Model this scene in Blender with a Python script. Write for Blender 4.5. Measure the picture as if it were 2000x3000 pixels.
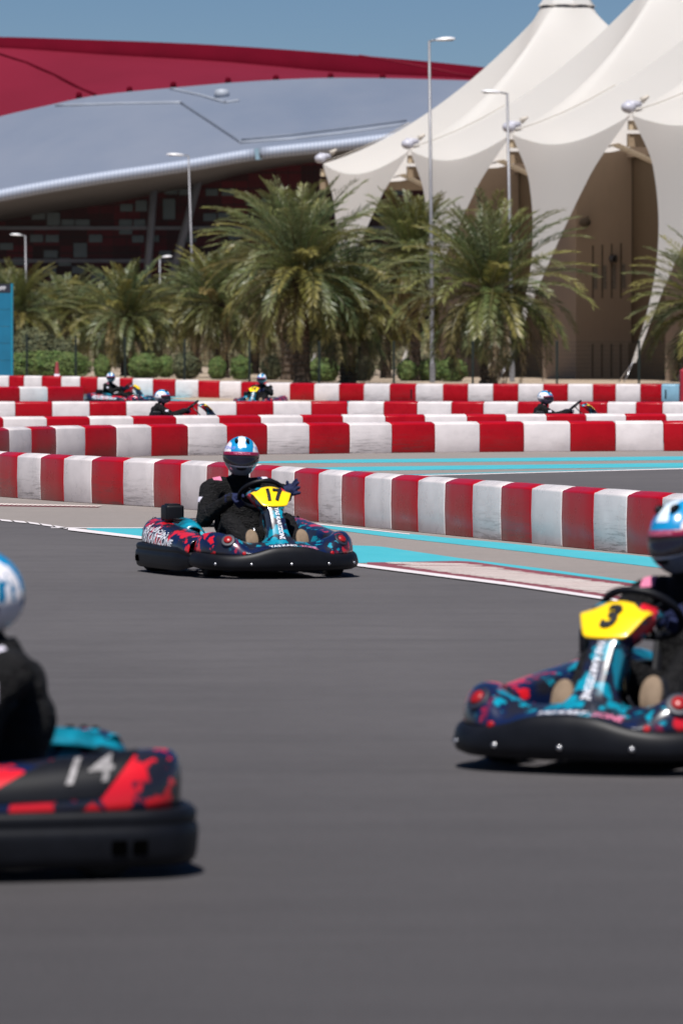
import bpy, bmesh, math, random
from math import sin, cos, pi, radians, sqrt
from mathutils import Vector, Matrix, noise
from mathutils.bvhtree import BVHTree
R = radians
# ------------------------------------------------------------------ camera, sky, sun, exposure
for o in list(bpy.data.objects): bpy.data.objects.remove(o)
scene = bpy.context.scene
COL = scene.collection
CAM_H = 1.6
FPX = 16667.0                     # focal length in pixels of the 2000x3000 photograph
PITCH = math.atan((1500 - 1028) / FPX)
cd = bpy.data.cameras.new('camera'); cam = bpy.data.objects.new('camera', cd); COL.objects.link(cam)
cam.location = (0, 0, CAM_H); cam.rotation_euler = (pi / 2 - PITCH, 0, 0)
cd.sensor_fit = 'VERTICAL'; cd.sensor_height = 36; cd.sensor_width = 24; cd.lens = 200
cd.clip_start = 0.5; cd.clip_end = 6000
cd.dof.use_dof = True; cd.dof.focus_distance = 54.0; cd.dof.aperture_fstop = 6.0
scene.camera = cam
SUN_EL = R(61); SUN_AZ = R(191)    # azimuth clockwise from +Y (high, behind the camera)
w = bpy.data.worlds.new('World'); scene.world = w; w.use_nodes = True
nt = w.node_tree; bg = nt.nodes['Background']
sky = nt.nodes.new('ShaderNodeTexSky'); sky.sky_type = 'NISHITA'; sky.sun_disc = False
sky.sun_elevation = SUN_EL; sky.sun_rotation = SUN_AZ
sky.altitude = 3000; sky.air_density = 1.0; sky.dust_density = 0.0; sky.ozone_density = 1.0
hs = nt.nodes.new('ShaderNodeHueSaturation'); hs.inputs['Saturation'].default_value = 1.25
hs.inputs['Value'].default_value = 0.38
nt.links.new(sky.outputs[0], hs.inputs['Color']); 
tint = nt.nodes.new('ShaderNodeMix'); tint.data_type = 'RGBA'; tint.blend_type = 'MULTIPLY'; tint.inputs[0].default_value = 1.0
tint.inputs[7].default_value = (0.78, 0.84, 1.0, 1); nt.links.new(hs.outputs[0], tint.inputs[6]); nt.links.new(tint.outputs[2], bg.inputs[0])
bg.inputs[1].default_value = 0.10
sl = bpy.data.lights.new('sun', 'SUN'); sun = bpy.data.objects.new('sun', sl); COL.objects.link(sun)
sl.energy = 4.8; sl.angle = R(0.5); sl.color = (1.0, 0.965, 0.925)
sd = Vector((sin(SUN_AZ) * cos(SUN_EL), cos(SUN_AZ) * cos(SUN_EL), sin(SUN_EL)))
sun.rotation_euler = sd.to_track_quat('Z', 'Y').to_euler(); sun.location = (0, 0, 60)
scene.view_settings.view_transform = 'Standard'; scene.view_settings.look = 'None'
scene.view_settings.exposure = 0.5; scene.view_settings.gamma = 1.0
# ------------------------------------------------------------------ helpers
FW = Vector((0, cos(PITCH), -sin(PITCH))); UPV = Vector((0, sin(PITCH), cos(PITCH)))
EYE = Vector((0, 0, CAM_H))
def ray(px, py): return Vector(((px - 1000), 0, 0)) + FW * FPX - UPV * (py - 1500)
def G(px, py, z=0.0):             # photograph pixel -> point on level z
    d = ray(px, py); t = (z - CAM_H) / d.z; return EYE + d * t
def P(px, py, Y):                 # photograph pixel -> point at distance Y
    d = ray(px, py); return EYE + d * (Y / d.y)
def lerp(a, b, t): return a + (b - a) * t
def sstep(a, b, x):
    t = max(0, min(1, (x - a) / (b - a))); return t * t * (3 - 2 * t)
def pw(pts, x):                   # piecewise linear
    if x <= pts[0][0]: (x0, y0), (x1, y1) = pts[0], pts[1]
    elif x >= pts[-1][0]: (x0, y0), (x1, y1) = pts[-2], pts[-1]
    else:
        for i in range(len(pts) - 1):
            if pts[i][0] <= x <= pts[i + 1][0]: (x0, y0), (x1, y1) = pts[i], pts[i + 1]; break
    return y0 + (y1 - y0) * (x - x0) / (x1 - x0)
def cat(pts, x):                  # smooth (Catmull-Rom) curve through (x, y) points
    n = len(pts)
    if x <= pts[0][0] or x >= pts[-1][0]: return pw(pts, x)
    for i in range(n - 1):
        if pts[i][0] <= x <= pts[i + 1][0]: break
    p1, p2 = pts[i], pts[i + 1]; p0 = pts[max(0, i - 1)]; p3 = pts[min(n - 1, i + 2)]
    h = p2[0] - p1[0]; t = (x - p1[0]) / h
    m1 = (p2[1] - p0[1]) / (p2[0] - p0[0]) * h; m2 = (p3[1] - p1[1]) / (p3[0] - p1[0]) * h
    return (2*t**3 - 3*t**2 + 1) * p1[1] + (t**3 - 2*t**2 + t) * m1 + (-2*t**3 + 3*t**2) * p2[1] + (t**3 - t**2) * m2
def gz(x, y):                     # the ground lifts a little behind the track on the left
    return 0.24 * sstep(150, 180, y) * sstep(0, 11, -x)
def mesh_from(name, verts, faces, mat, smooth=False):
    m = bpy.data.meshes.new(name); m.from_pydata([tuple(v) for v in verts], [], faces); m.update()
    if mat: m.materials.append(mat)
    if smooth:
        for p in m.polygons: p.use_smooth = True
    return m
def link(name, mesh, parent=None, loc=None, rot=None):
    o = bpy.data.objects.new(name, mesh); COL.objects.link(o)
    if parent: o.parent = parent
    if loc is not None: o.location = loc
    if rot is not None: o.rotation_euler = rot
    return o
def tag(o, label=None, cat_=None, group=None, kind=None):
    if label: o['label'] = label
    if cat_: o['category'] = cat_
    if group: o['group'] = group
    if kind: o['kind'] = kind
    return o
def bm_mesh(name, bm, mat, smooth=False, recalc=True):
    if recalc: bmesh.ops.recalc_face_normals(bm, faces=bm.faces)
    m = bpy.data.meshes.new(name); bm.to_mesh(m); bm.free()
    if mat: m.materials.append(mat)
    if smooth:
        for p in m.polygons: p.use_smooth = True
    return m
def box(bm, c, s, rot=None, bevel=0.0, seg=2):
    r = bmesh.ops.create_cube(bm, size=1.0); vs = r['verts']
    for v in vs: v.co = Vector((v.co.x * s[0], v.co.y * s[1], v.co.z * s[2]))
    if bevel > 0:
        es = list({e for v in vs for e in v.link_edges})
        rr = bmesh.ops.bevel(bm, geom=es, offset=bevel, segments=seg, affect='EDGES', profile=0.6)
        vs = list({v for f in rr['faces'] for v in f.verts} | {v for v in vs if v.is_valid})
    M = rot if rot is not None else Matrix.Identity(3)
    for v in vs: v.co = M @ v.co + Vector(c)
    return vs
def frame_of(d):
    d = Vector(d).normalized(); up = Vector((0, 0, 1)) if abs(d.z) < 0.95 else Vector((1, 0, 0))
    a = d.cross(up).normalized(); b = d.cross(a).normalized(); return a, b
def tube(bm, pts, rad, seg=10, caps=True, closed=False):
    pts = [Vector(p) for p in pts]; n = len(pts)
    if not hasattr(rad, '__len__'): rad = [rad] * n
    rings = []
    a0 = None
    for i, p in enumerate(pts):
        if closed: d = pts[(i + 1) % n] - pts[i - 1]
        else: d = pts[min(n - 1, i + 1)] - pts[max(0, i - 1)]
        d.normalize()
        if a0 is None: a, b = frame_of(d)
        else:
            a = (a0 - d * a0.dot(d)).normalized(); b = d.cross(a)
        a0 = a
        rings.append([bm.verts.new(p + (a * cos(2*pi*k/seg) + b * sin(2*pi*k/seg)) * rad[i]) for k in range(seg)])
    m = n if closed else n - 1
    for i in range(m):
        r0, r1 = rings[i], rings[(i + 1) % n]
        for k in range(seg): bm.faces.new((r0[k], r0[(k+1) % seg], r1[(k+1) % seg], r1[k]))
    if caps and not closed:
        bm.faces.new(rings[0][::-1]); bm.faces.new(rings[-1])
def lathe(bm, prof, seg=24, axis='Z', c=(0, 0, 0), sy=1.0):
    c = Vector(c); rings = []
    for (r, h) in prof:
        ring = []
        for k in range(seg):
            a = 2 * pi * k / seg
            if axis == 'Z': v = Vector((r * cos(a), r * sin(a) * sy, h))
            elif axis == 'Y': v = Vector((r * cos(a), h, r * sin(a)))
            else: v = Vector((h, r * cos(a), r * sin(a)))
            ring.append(bm.verts.new(c + v))
        rings.append(ring)
    for i in range(len(rings) - 1):
        for k in range(seg): bm.faces.new((rings[i][k], rings[i][(k+1) % seg], rings[i+1][(k+1) % seg], rings[i+1][k]))
    bm.faces.new(rings[0][::-1]); bm.faces.new(rings[-1])
def ball(bm, c, r, sub=2, scale=(1, 1, 1), rot=None):
    res = bmesh.ops.create_icosphere(bm, subdivisions=sub, radius=r)
    M = rot if rot is not None else Matrix.Identity(3)
    for v in res['verts']: v.co = M @ Vector((v.co.x * scale[0], v.co.y * scale[1], v.co.z * scale[2])) + Vector(c)
    return res['verts']
def caps(bm, p0, p1, r0, r1, sub=2):
    ball(bm, p0, r0, sub); ball(bm, p1, r1, sub); tube(bm, [p0, p1], [r0, r1], seg=14)
def grid_surf(name, S, nu, nv, mat, smooth=True, u0=-1, u1=1, thick=0.0):
    vs, fs = [], []
    for i in range(nu + 1):
        for j in range(nv + 1): vs.append(S(u0 + (u1 - u0) * i / nu, j / nv))
    for i in range(nu):
        for j in range(nv):
            a = i * (nv + 1) + j; fs.append((a, a + 1, a + nv + 2, a + nv + 1))
    m = mesh_from(name, vs, fs, mat, smooth)
    if thick: 
        bm = bmesh.new(); bm.from_mesh(m); bmesh.ops.recalc_face_normals(bm, faces=bm.faces)
        bmesh.ops.solidify(bm, geom=list(bm.faces), thickness=thick); bm.to_mesh(m); bm.free()
        for p in m.polygons: p.use_smooth = smooth
    return m
_dep = lambda: bpy.context.evaluated_depsgraph_get()
def text_verts(s, size, shear=0.0, bold=0.0, align='CENTER', cuts=0.02):
    cu = bpy.data.curves.new('t', 'FONT'); cu.body = s; cu.size = size; cu.shear = shear; cu.offset = bold * size
    cu.align_x = align; cu.align_y = 'CENTER'; cu.resolution_u = 3; cu.fill_mode = 'FRONT'
    o = bpy.data.objects.new('t', cu); COL.objects.link(o)
    me = bpy.data.meshes.new_from_object(o.evaluated_get(_dep())); bpy.data.objects.remove(o)
    bm = bmesh.new(); bm.from_mesh(me); bpy.data.meshes.remove(me)
    if cuts:
        xs = [v.co.x for v in bm.verts]; ys = [v.co.y for v in bm.verts]
        x = min(xs) + cuts
        while x < max(xs):
            bmesh.ops.bisect_plane(bm, geom=bm.verts[:] + bm.edges[:] + bm.faces[:], plane_co=(x, 0, 0), plane_no=(1, 0, 0)); x += cuts
        y = min(ys) + cuts
        while y < max(ys):
            bmesh.ops.bisect_plane(bm, geom=bm.verts[:] + bm.edges[:] + bm.faces[:], plane_co=(0, y, 0), plane_no=(0, 1, 0)); y += cuts
    return bm
def wrap_text(name, s, size, S, uc, vc, su, sv, mat, off=0.003, flip=1, **kw):
    """letters laid on the surface S(u,v); su, sv = metres per unit of u and v (signed)"""
    bm = text_verts(s, size, **kw)
    for v in bm.verts:
        u = uc + v.co.x / su; t = vc + v.co.y / sv; e = 1e-3
        p = S(u, t); n = (S(u + e, t) - S(u - e, t)).cross(S(u, t + e) - S(u, t - e)).normalized() * flip
        v.co = p + n * off
    return bm_mesh(name, bm, mat, recalc=False)
# ------------------------------------------------------------------ materials
class NM:
    def __init__(s, name):
        s.m = bpy.data.materials.new(name); s.m.use_nodes = True; s.t = s.m.node_tree
        s.b = s.t.nodes['Principled BSDF']; s.out = s.t.nodes['Material Output']
    def n(s, typ, **kw):
        nd = s.t.nodes.new(typ)
        for k, v in kw.items(): setattr(nd, k, v)
        return nd
    def l(s, a, b): s.t.links.new(a, b)
    def co(s, kind='Object'):
        return s.n('ShaderNodeTexCoord').outputs[kind]
    def mapping(s, src, scale=(1, 1, 1), rot=(0, 0, 0), loc=(0, 0, 0)):
        m = s.n('ShaderNodeMapping'); m.inputs['Scale'].default_value = scale; m.inputs['Rotation'].default_value = rot
        m.inputs['Location'].default_value = loc; s.l(src, m.inputs['Vector']); return m.outputs[0]
    def noise(s, src, scale, detail=3, rough=0.55, dist=0.0, out='Fac'):
        n = s.n('ShaderNodeTexNoise'); n.inputs['Scale'].default_value = scale; n.inputs['Detail'].default_value = detail
        n.inputs['Roughness'].default_value = rough; n.inputs['Distortion'].default_value = dist
        s.l(src, n.inputs['Vector']); return n.outputs[out]
    def ramp(s, src, stops, interp='LINEAR'):
        r = s.n('ShaderNodeValToRGB'); r.color_ramp.interpolation = interp
        el = r.color_ramp.elements
        while len(el) < len(stops): el.new(0.5)
        for e, (p, c) in zip(el, stops):
            e.position = p; e.color = (c, c, c, 1) if not hasattr(c, '__len__') else (*c, 1)
        s.l(src, r.inputs[0]); return r.outputs[0]
    def mix(s, f, a, b, mode='MIX'):
        m = s.n('ShaderNodeMix', data_type='RGBA', blend_type=mode)
        for i, v in ((0, f), (6, a), (7, b)):
            if hasattr(v, 'node'): s.l(v, m.inputs[i])
            elif i == 0: m.inputs[0].default_value = v
            else: m.inputs[i].default_value = (*v, 1) if hasattr(v, '__len__') else (v, v, v, 1)
        return m.outputs[2]
    def math(s, op, a, b=0.0, c=0.0):
        m = s.n('ShaderNodeMath', operation=op)
        for i, v in enumerate((a, b, c)):
            if hasattr(v, 'node'): s.l(v, m.inputs[i])
            else: m.inputs[i].default_value = v
        return m.outputs[0]
    def xyz(s, src):
        n = s.n('ShaderNodeSeparateXYZ'); s.l(src, n.inputs[0]); return n.outputs
    def bump(s, h, strength=0.3, dist=0.01):
        b = s.n('ShaderNodeBump'); b.inputs['Strength'].default_value = strength; b.inputs['Distance'].default_value = dist
        s.l(h, b.inputs['Height']); s.l(b.outputs[0], s.b.inputs['Normal'])
    def col(s, c):
        if hasattr(c, 'node'): s.l(c, s.b.inputs['Base Color'])
        else: s.b.inputs['Base Color'].default_value = (*c, 1)
    def set(s, rough=None, metal=None, spec=None, coat=None):
        if rough is not None:
            if hasattr(rough, 'node'): s.l(rough, s.b.inputs['Roughness'])
            else: s.b.inputs['Roughness'].default_value = rough
        if metal is not None: s.b.inputs['Metallic'].default_value = metal
        if spec is not None: s.b.inputs['Specular IOR Level'].default_value = spec
        if coat is not None: s.b.inputs['Coat Weight'].default_value = coat; s.b.inputs['Coat Roughness'].default_value = 0.08
def simple(name, c, rough=0.5, metal=0.0, spec=0.5, var=0.12, scale=8.0, coat=None, bump=0.0):
    m = NM(name); co = m.co(); n = m.noise(co, scale, 4)
    dark = tuple(x * (1 - var) for x in c); lite = tuple(min(1, x * (1 + var)) for x in c)
    m.col(m.mix(m.ramp(n, [(0.3, 0), (0.7, 1)]), dark, lite)); m.set(rough, metal, spec, coat)
    if bump: m.bump(n, bump, 0.01)
    return m.m
M = {}
def asphalt(name, base, warm, streak=0.12, fine=220.0):
    m = NM(name); co = m.co('Generated') if False else m.co()
    big = m.noise(m.mapping(co, (0.25, 0.06, 1)), 1.0, 3, 0.6)
    mid = m.noise(m.mapping(co, (0.6, 2.5, 1), (0, 0, R(8))), 0.9, 4, 0.65)
    fin = m.noise(co, fine, 2, 0.7); gr = m.noise(co, 7.0, 6, 0.8); g2 = m.noise(co, 75.0, 3, 0.8)
    c = m.mix(m.ramp(big, [(0.3, 0), (0.7, 1)]), base, warm)
    c = m.mix(m.math('MULTIPLY', m.ramp(mid, [(0.42, 0), (0.66, 1)]), streak * 2), c, tuple(x * 0.62 for x in base))
    c = m.mix(m.math('MULTIPLY', m.ramp(fin, [(0.35, 0), (0.75, 1)]), 0.5), c, tuple(x * 1.55 for x in warm))
    if name == 'track_asphalt':   # darker towards the near end, boundary shifted by noise; faint tyre streaks
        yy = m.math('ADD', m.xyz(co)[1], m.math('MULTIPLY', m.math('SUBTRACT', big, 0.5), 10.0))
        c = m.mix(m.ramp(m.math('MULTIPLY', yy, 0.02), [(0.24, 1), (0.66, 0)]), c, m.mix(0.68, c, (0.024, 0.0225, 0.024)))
        tyre = m.noise(m.mapping(co, (0.12, 3.2, 1), (0, 0, R(14))), 1.0, 2, 0.4)
        c = m.mix(m.math('MULTIPLY', m.ramp(tyre, [(0.60, 0), (0.68, 1)]), 0.16), c, (0.03, 0.028, 0.03))
    c = m.mix(m.math('MULTIPLY', m.ramp(gr, [(0.45, 0), (0.7, 1)]), 0.25), c, tuple(x * 0.5 for x in base))
    c = m.mix(m.math('MULTIPLY', m.ramp(g2, [(0.5, 0), (0.66, 1)]), 0.35), c, tuple(x * 1.6 for x in warm))
    m.col(c); m.set(0.85, 0, 0.25); m.bump(fin, 0.35, 0.003); return m.m
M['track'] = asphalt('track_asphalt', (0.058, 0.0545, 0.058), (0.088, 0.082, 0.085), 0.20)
M['runoff'] = asphalt('runoff_asphalt', (0.172, 0.152, 0.145), (0.210, 0.187, 0.174), 0.12)
def paint(name, c, wear=0.25, under=(0.2, 0.18, 0.17)):
    m = NM(name); co = m.co()
    n = m.noise(m.mapping(co, (1, 0.5, 1)), 1.3, 5, 0.7); f = m.noise(co, 60, 3, 0.7)
    c1 = m.mix(m.ramp(n, [(0.3, 0), (0.7, 1)]), tuple(x * 0.86 for x in c), c)
    c2 = m.mix(m.math('MULTIPLY', m.ramp(m.math('ADD', m.math('MULTIPLY', f, 0.5), m.math('MULTIPLY', n, 0.5)), [(0.52, 0), (0.68, 1)]), wear), c1, under)
    m.col(c2); m.set(0.7, 0, 0.3); return m.m
M['teal_paint'] = paint('turquoise_paint', (0.050, 0.36, 0.43), 0.25)
M['white_paint'] = paint('white_line_paint', (0.62, 0.58, 0.60), 0.35)
M['kerb_red'] = paint('kerb_red_paint', (0.20, 0.05, 0.065), 0.4)
M['kerb_white'] = paint('kerb_white_paint', (0.64, 0.55, 0.52), 0.75, (0.3, 0.12, 0.12))
def m_sand():
    m = NM('sand'); co = m.co(); n = m.noise(co, 0.08, 5, 0.6); f = m.noise(co, 2.0, 4, 0.7)
    c = m.mix(m.ramp(n, [(0.35, 0), (0.65, 1)]), (0.31, 0.24, 0.18), (0.38, 0.31, 0.24))
    c = m.mix(m.math('MULTIPLY', m.ramp(f, [(0.5, 0), (0.75, 1)]), 0.4), c, (0.2, 0.17, 0.1))
    m.col(c); m.set(0.95, 0, 0.1); return m.m
M['sand'] = m_sand()
def m_plastic(name, c, scuff, trans=0.0, spec=0.5):
    m = NM(name); g = m.co(); oi = m.n('ShaderNodeObjectInfo')
    add = m.n('ShaderNodeVectorMath', operation='ADD'); m.l(g, add.inputs[0])
    cb = m.n('ShaderNodeCombineXYZ'); m.l(m.math('MULTIPLY', oi.outputs['Random'], 40.0), cb.inputs[0]); m.l(m.math('MULTIPLY', oi.outputs['Random'], 77.0), cb.inputs[1])
    m.l(cb.outputs[0], add.inputs[1]); co = add.outputs[0]
    n = m.noise(m.mapping(co, (1.3, 1, 2.2)), 2.2, 4, 0.6)
    c1 = m.mix(m.ramp(n, [(0.35, 0), (0.7, 1)]), tuple(x * 0.84 for x in c), c)
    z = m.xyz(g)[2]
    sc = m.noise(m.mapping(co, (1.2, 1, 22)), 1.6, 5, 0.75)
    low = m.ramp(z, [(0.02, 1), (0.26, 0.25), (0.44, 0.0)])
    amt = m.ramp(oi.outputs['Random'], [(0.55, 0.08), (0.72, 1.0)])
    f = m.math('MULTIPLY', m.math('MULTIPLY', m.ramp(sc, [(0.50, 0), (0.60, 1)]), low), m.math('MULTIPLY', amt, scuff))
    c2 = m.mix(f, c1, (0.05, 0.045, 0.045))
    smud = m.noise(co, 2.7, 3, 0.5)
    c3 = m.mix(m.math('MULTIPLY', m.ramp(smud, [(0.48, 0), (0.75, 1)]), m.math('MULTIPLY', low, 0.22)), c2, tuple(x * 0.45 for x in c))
    m.col(c3); m.set(m.ramp(n, [(0.3, 0.24), (0.7, 0.36)]), 0, spec); 
    m.bump(m.noise(co, 4.0, 2, 0.4), 0.12, 0.02)
    if trans:      # pale hollow plastic lets daylight through
        tr = m.n('ShaderNodeBsdfTranslucent'); tr.inputs[0].default_value = (0.92, 0.88, 0.88, 1); ms = m.n('ShaderNodeMixShader'); ms.inputs[0].default_value = trans
        m.l(m.b.outputs[0], ms.inputs[1]); m.l(tr.outputs[0], ms.inputs[2]); m.l(ms.outputs[0], m.out.inputs[0])
    return m.m
M['bar_red'] = m_plastic('red_barrier_plastic', (0.36, 0.002, 0.008), 0.5, 0.0, 0.28)
M['bar_white'] = m_plastic('white_barrier_plastic', (0.86, 0.80, 0.80), 0.8, 0.28)
M['bar_blue'] = m_plastic('pale_blue_barrier_plastic', (0.22, 0.40, 0.52), 0.3)
M['black_pl'] = simple('black_plastic', (0.0045, 0.005, 0.0075), 0.48, 0, 0.22, 0.3, 9, bump=0.05)
M['rubber'] = simple('tyre_rubber', (0.010, 0.010, 0.011), 0.75, 0, 0.3, 0.2, 30)
M['steel'] = simple('brushed_steel', (0.55, 0.55, 0.57), 0.3, 0.9, 0.5, 0.1, 20)
M['darksteel'] = simple('dark_steel', (0.06, 0.06, 0.065), 0.45, 0.7, 0.5, 0.2, 20)
M['yellow'] = simple('yellow_plate_gloss', (0.92, 0.60, 0.005), 0.25, 0, 0.5, 0.03, 5, coat=0.7)
M['black_ink'] = simple('black_lettering', (0.012, 0.012, 0.014), 0.5, 0, 0.3, 0.1)
M['void'] = simple('dark_recess', (0.001, 0.001, 0.001), 1.0, 0, 0.0, 0.1)
M['white_ink'] = simple('white_lettering', (0.66, 0.67, 0.74), 0.45, 0, 0.4, 0.1, 30)
M['pink_ink'] = simple('pink_lettering', (0.58, 0.17, 0.28), 0.45, 0, 0.4, 0.1, 30)
M['red_lens'] = simple('red_disc', (0.28, 0.006, 0.008), 0.35, 0, 0.5, 0.1, 20)
M['sole'] = simple('beige_rubber_sole', (0.20, 0.145, 0.10), 0.8, 0, 0.2, 0.12, 30)
M['glove'] = simple('navy_glove_cloth', (0.012, 0.017, 0.055), 0.8, 0, 0.2, 0.3, 40, bump=0.2)
M['maroon'] = simple('maroon_visor_strip', (0.22, 0.010, 0.045), 0.35, 0, 0.5, 0.1)
M['blue_ink'] = simple('blue_lettering', (0.16, 0.22, 0.62), 0.5, 0, 0.4, 0.1)
M['paper'] = simple('white_badge_cloth', (0.55, 0.53, 0.62), 0.7, 0, 0.3, 0.2, 60)
M['fuel'] = simple('translucent_tank_plastic', (0.30, 0.27, 0.18), 0.4, 0, 0.4, 0.2, 10)
def m_suit():
    m = NM('black_suit_cloth'); co = m.co(); n = m.noise(m.mapping(co, (1, 1, 1.6)), 11, 3, 0.55, 0.8)
    m.col(m.mix(m.ramp(n, [(0.35, 0), (0.7, 1)]), (0.0025, 0.0025, 0.003), (0.0075, 0.007, 0.008)))
    m.set(0.75, 0, 0.25); m.bump(m.noise(m.mapping(co, (1, 1, 2.4), (0.3, 0.2, 0)), 16, 4, 0.6, 1.6), 1.0, 0.05); return m.m
M['suit'] = m_suit()
def m_livery():
    m = NM('kart_camouflage_livery'); co = m.co(); x, y, z = m.xyz(co)
    ay = m.math('ABSOLUTE', y)
    base = m.mix(m.ramp(m.noise(co, 6, 2), [(0.45, 0), (0.55, 1)]), (0.004, 0.010, 0.044), (0.013, 0.013, 0.021))
    def patches(scale, rot, loc, thr):
        mp = m.mapping(co, (1.0, 1.0, 1.0), rot, loc)
        v = m.n('ShaderNodeTexVoronoi'); v.inputs['Scale'].default_value = scale; v.inputs['Randomness'].default_value = 1.0
        nz = m.noise(mp, scale * 1.3, 2, 0.5, 0.4, 'Color')
        mx = m.n('ShaderNodeVectorMath', operation='MULTIPLY_ADD'); m.l(nz, mx.inputs[0]); mx.inputs[1].default_value = (0.12, 0.12, 0.12); m.l(mp, mx.inputs[2])
        m.l(mx.outputs[0], v.inputs['Vector'])
        c = m.xyz(v.outputs['Color'])[0]
        edge = m.ramp(v.outputs['Distance'], [(0.0, 1), (0.40, 1), (0.47, 0)], 'LINEAR')
        return m.math('MULTIPLY', m.math('GREATER_THAN', c, thr), edge)
    tealA = m.math('MAXIMUM', patches(17, (0.3, 0.5, 0.9), (0.2, 0.1, 0), 0.66), patches(9.0, (0, 0.2, 0.3), (2, 0.1, 0), 0.58))
    redA = m.math('MAXIMUM', patches(15, (0.7, 0.1, 0.4), (3.2, 1.1, 0.5), 0.60), patches(8.0, (0.1, 0.8, 0.2), (5, 0.4, 1), 0.55))
    inner = m.ramp(ay, [(0.37, 1), (0.42, 0)]); outer = m.ramp(ay, [(0.34, 0), (0.42, 1)])
    # upper inner pod decks are teal
    deck = m.math('MULTIPLY', m.math('LESS_THAN', ay, 0.47), m.math('LESS_THAN', x, 0.25))
    tmask = m.math('MULTIPLY', tealA, m.math('MAXIMUM', inner, m.math('MULTIPLY', deck, 1.0)))
    rmask = m.math('MULTIPLY', redA, m.math('MULTIPLY', outer, m.math('SUBTRACT', 1.0, deck)))
    wing = m.math('MULTIPLY', m.math('GREATER_THAN', z, 0.33), m.math('GREATER_THAN', m.math('MULTIPLY', ay, m.math('GREATER_THAN', x, 0.3)), 0.088))
    rmask = m.math('MAXIMUM', rmask, m.math('MULTIPLY', wing, m.ramp(m.noise(co, 16, 2), [(0.44, 0), (0.5, 1)])))
    c = m.mix(tmask, base, (0.003, 0.22, 0.32)); c = m.mix(rmask, c, (0.58, 0.010, 0.020))
    m.col(c); m.set(0.28, 0, 0.5, 0.35); return m.m
M['livery'] = m_livery()
def m_helmet():
    m = NM('helmet_paint'); co = m.co(); x, y, z = m.xyz(co); ay = m.math('ABSOLUTE', y)
    n = m.noise(co, 22, 3, 0.6); wob = m.math('MULTIPLY', m.math('SUBTRACT', n, 0.5), 0.035)
    yy = m.math('ADD', ay, wob)
    blue = m.math('MULTIPLY', m.math('LESS_THAN', yy, 0.080), m.math('GREATER_THAN', m.math('ADD', z, m.math('MULTIPLY', x, 0.1)), -0.01))
    strip = m.math('MULTIPLY', m.math('LESS_THAN', yy, 0.026), m.math('GREATER_THAN', z, 0.075))
    # blotches of blue and navy round the back
    back = m.math('MULTIPLY', m.math('LESS_THAN', x, -0.02), m.math('GREATER_THAN', m.noise(m.mapping(co, (1, 1, 0.6), (0.4, 0, 0)), 14, 2), 0.55))
    chin = m.math('MULTIPLY', m.math('GREATER_THAN', x, -0.03), m.math('LESS_THAN', m.math('ADD', z, m.math('MULTIPLY', x, 0.25)), -0.028))
    c = m.mix(blue, (0.72, 0.70, 0.74), (0.006, 0.22, 0.46)); c = m.mix(strip, c, (0.62, 0.72, 0.80))
    c = m.mix(back, c, (0.005, 0.15, 0.30)); c = m.mix(chin, c, (0.20, 0.21, 0.26))
    m.col(c); m.set(0.25, 0, 0.5, 0.6); return m.m
M['helmet'] = m_helmet()
M['visor'] = simple('smoked_visor', (0.012, 0.010, 0.014), 0.12, 0, 0.6, 0.2, 5)
# ------------------------------------------------------------------ ground, track, markings
def sheet(name, x0, x1, ys, nx, mat, dz):
    vs, fs = [], []
    for y in ys:
        for i in range(nx + 1):
            x = x0 + (x1 - x0) * i / nx; vs.append((x, y, gz(x, y) + dz))
    for j in range(len(ys) - 1):
        for i in range(nx):
            a = j * (nx + 1) + i; fs.append((a, a + 1, a + nx + 2, a + nx + 1))
    return tag(link(name, mesh_from(name, vs, fs, mat)), kind='structure')
ysn = [-20, 0, 20, 50, 100, 150] + [150 + 3 * i for i in range(1, 11)]
sheet('ground', -1600, 1600, ysn + [200, 240, 300, 400, 600, 1000, 2000, 4500], 320, M['sand'], -0.01)
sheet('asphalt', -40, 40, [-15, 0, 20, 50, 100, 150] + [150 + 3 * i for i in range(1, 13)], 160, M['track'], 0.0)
def poly_strip(name, up, lo, mat, dz, n=40, zf=0.0):
    """strip between two pixel polylines (upper, lower) given as (px, py) lists, laid on the ground"""
    vs, fs = [], []
    for i in range(n + 1):
        t = i / n
        xa = lerp(up[0][0], up[-1][0], t); xb = lerp(lo[0][0], lo[-1][0], t)
        a = G(xa, pw(up, xa)); b = G(xb, pw(lo, xb)); a.z = gz(a.x, a.y) + dz * 0.6; b.z = gz(b.x, b.y) + dz * 0.6
        vs += [a, b]
    for i in range(n): fs.append((2*i, 2*i+1, 2*i+3, 2*i+2))
    return tag(link(name, mesh_from(name, vs, fs, mat)), kind='structure')
W1 = [(-900, 1425), (-300, 1489), (0, 1524), (80, 1531), (165, 1543), (200, 1549), (400, 1573), (700, 1612), (1040, 1654), (1250, 1681), (1500, 1713), (1760, 1752), (2300, 1842), (3300, 2030)]
EB = [(-900, 1398), (-300, 1446), (0, 1458), (187, 1474), (361, 1486), (605, 1502), (861, 1525), (1000, 1541), (1145, 1556), (1302, 1572), (1466, 1587), (1644, 1606), (1834, 1622), (2300, 1672), (3300, 1785)]
poly_strip('runoff_asphalt', [(x, y - 8) for x, y in EB], W1, M['runoff'], 0.004, 80)
W2 = [(-300, 1392), (700, 1396), (1100, 1399), (1180, 1396), (1500, 1387), (2000, 1374), (2300, 1366)]
poly_strip('runoff_asphalt', [(-300, 1300), (1000, 1300), (2300, 1300)], W2, M['runoff'], 0.004, 60)
T = M['teal_paint']; WP = M['white_paint']
poly_strip('turquoise_paint_band', [(620, 1356), (1000, 1347), (2300, 1335)], [(620, 1358), (1000, 1357), (2300, 1346)], T, 0.008)
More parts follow.
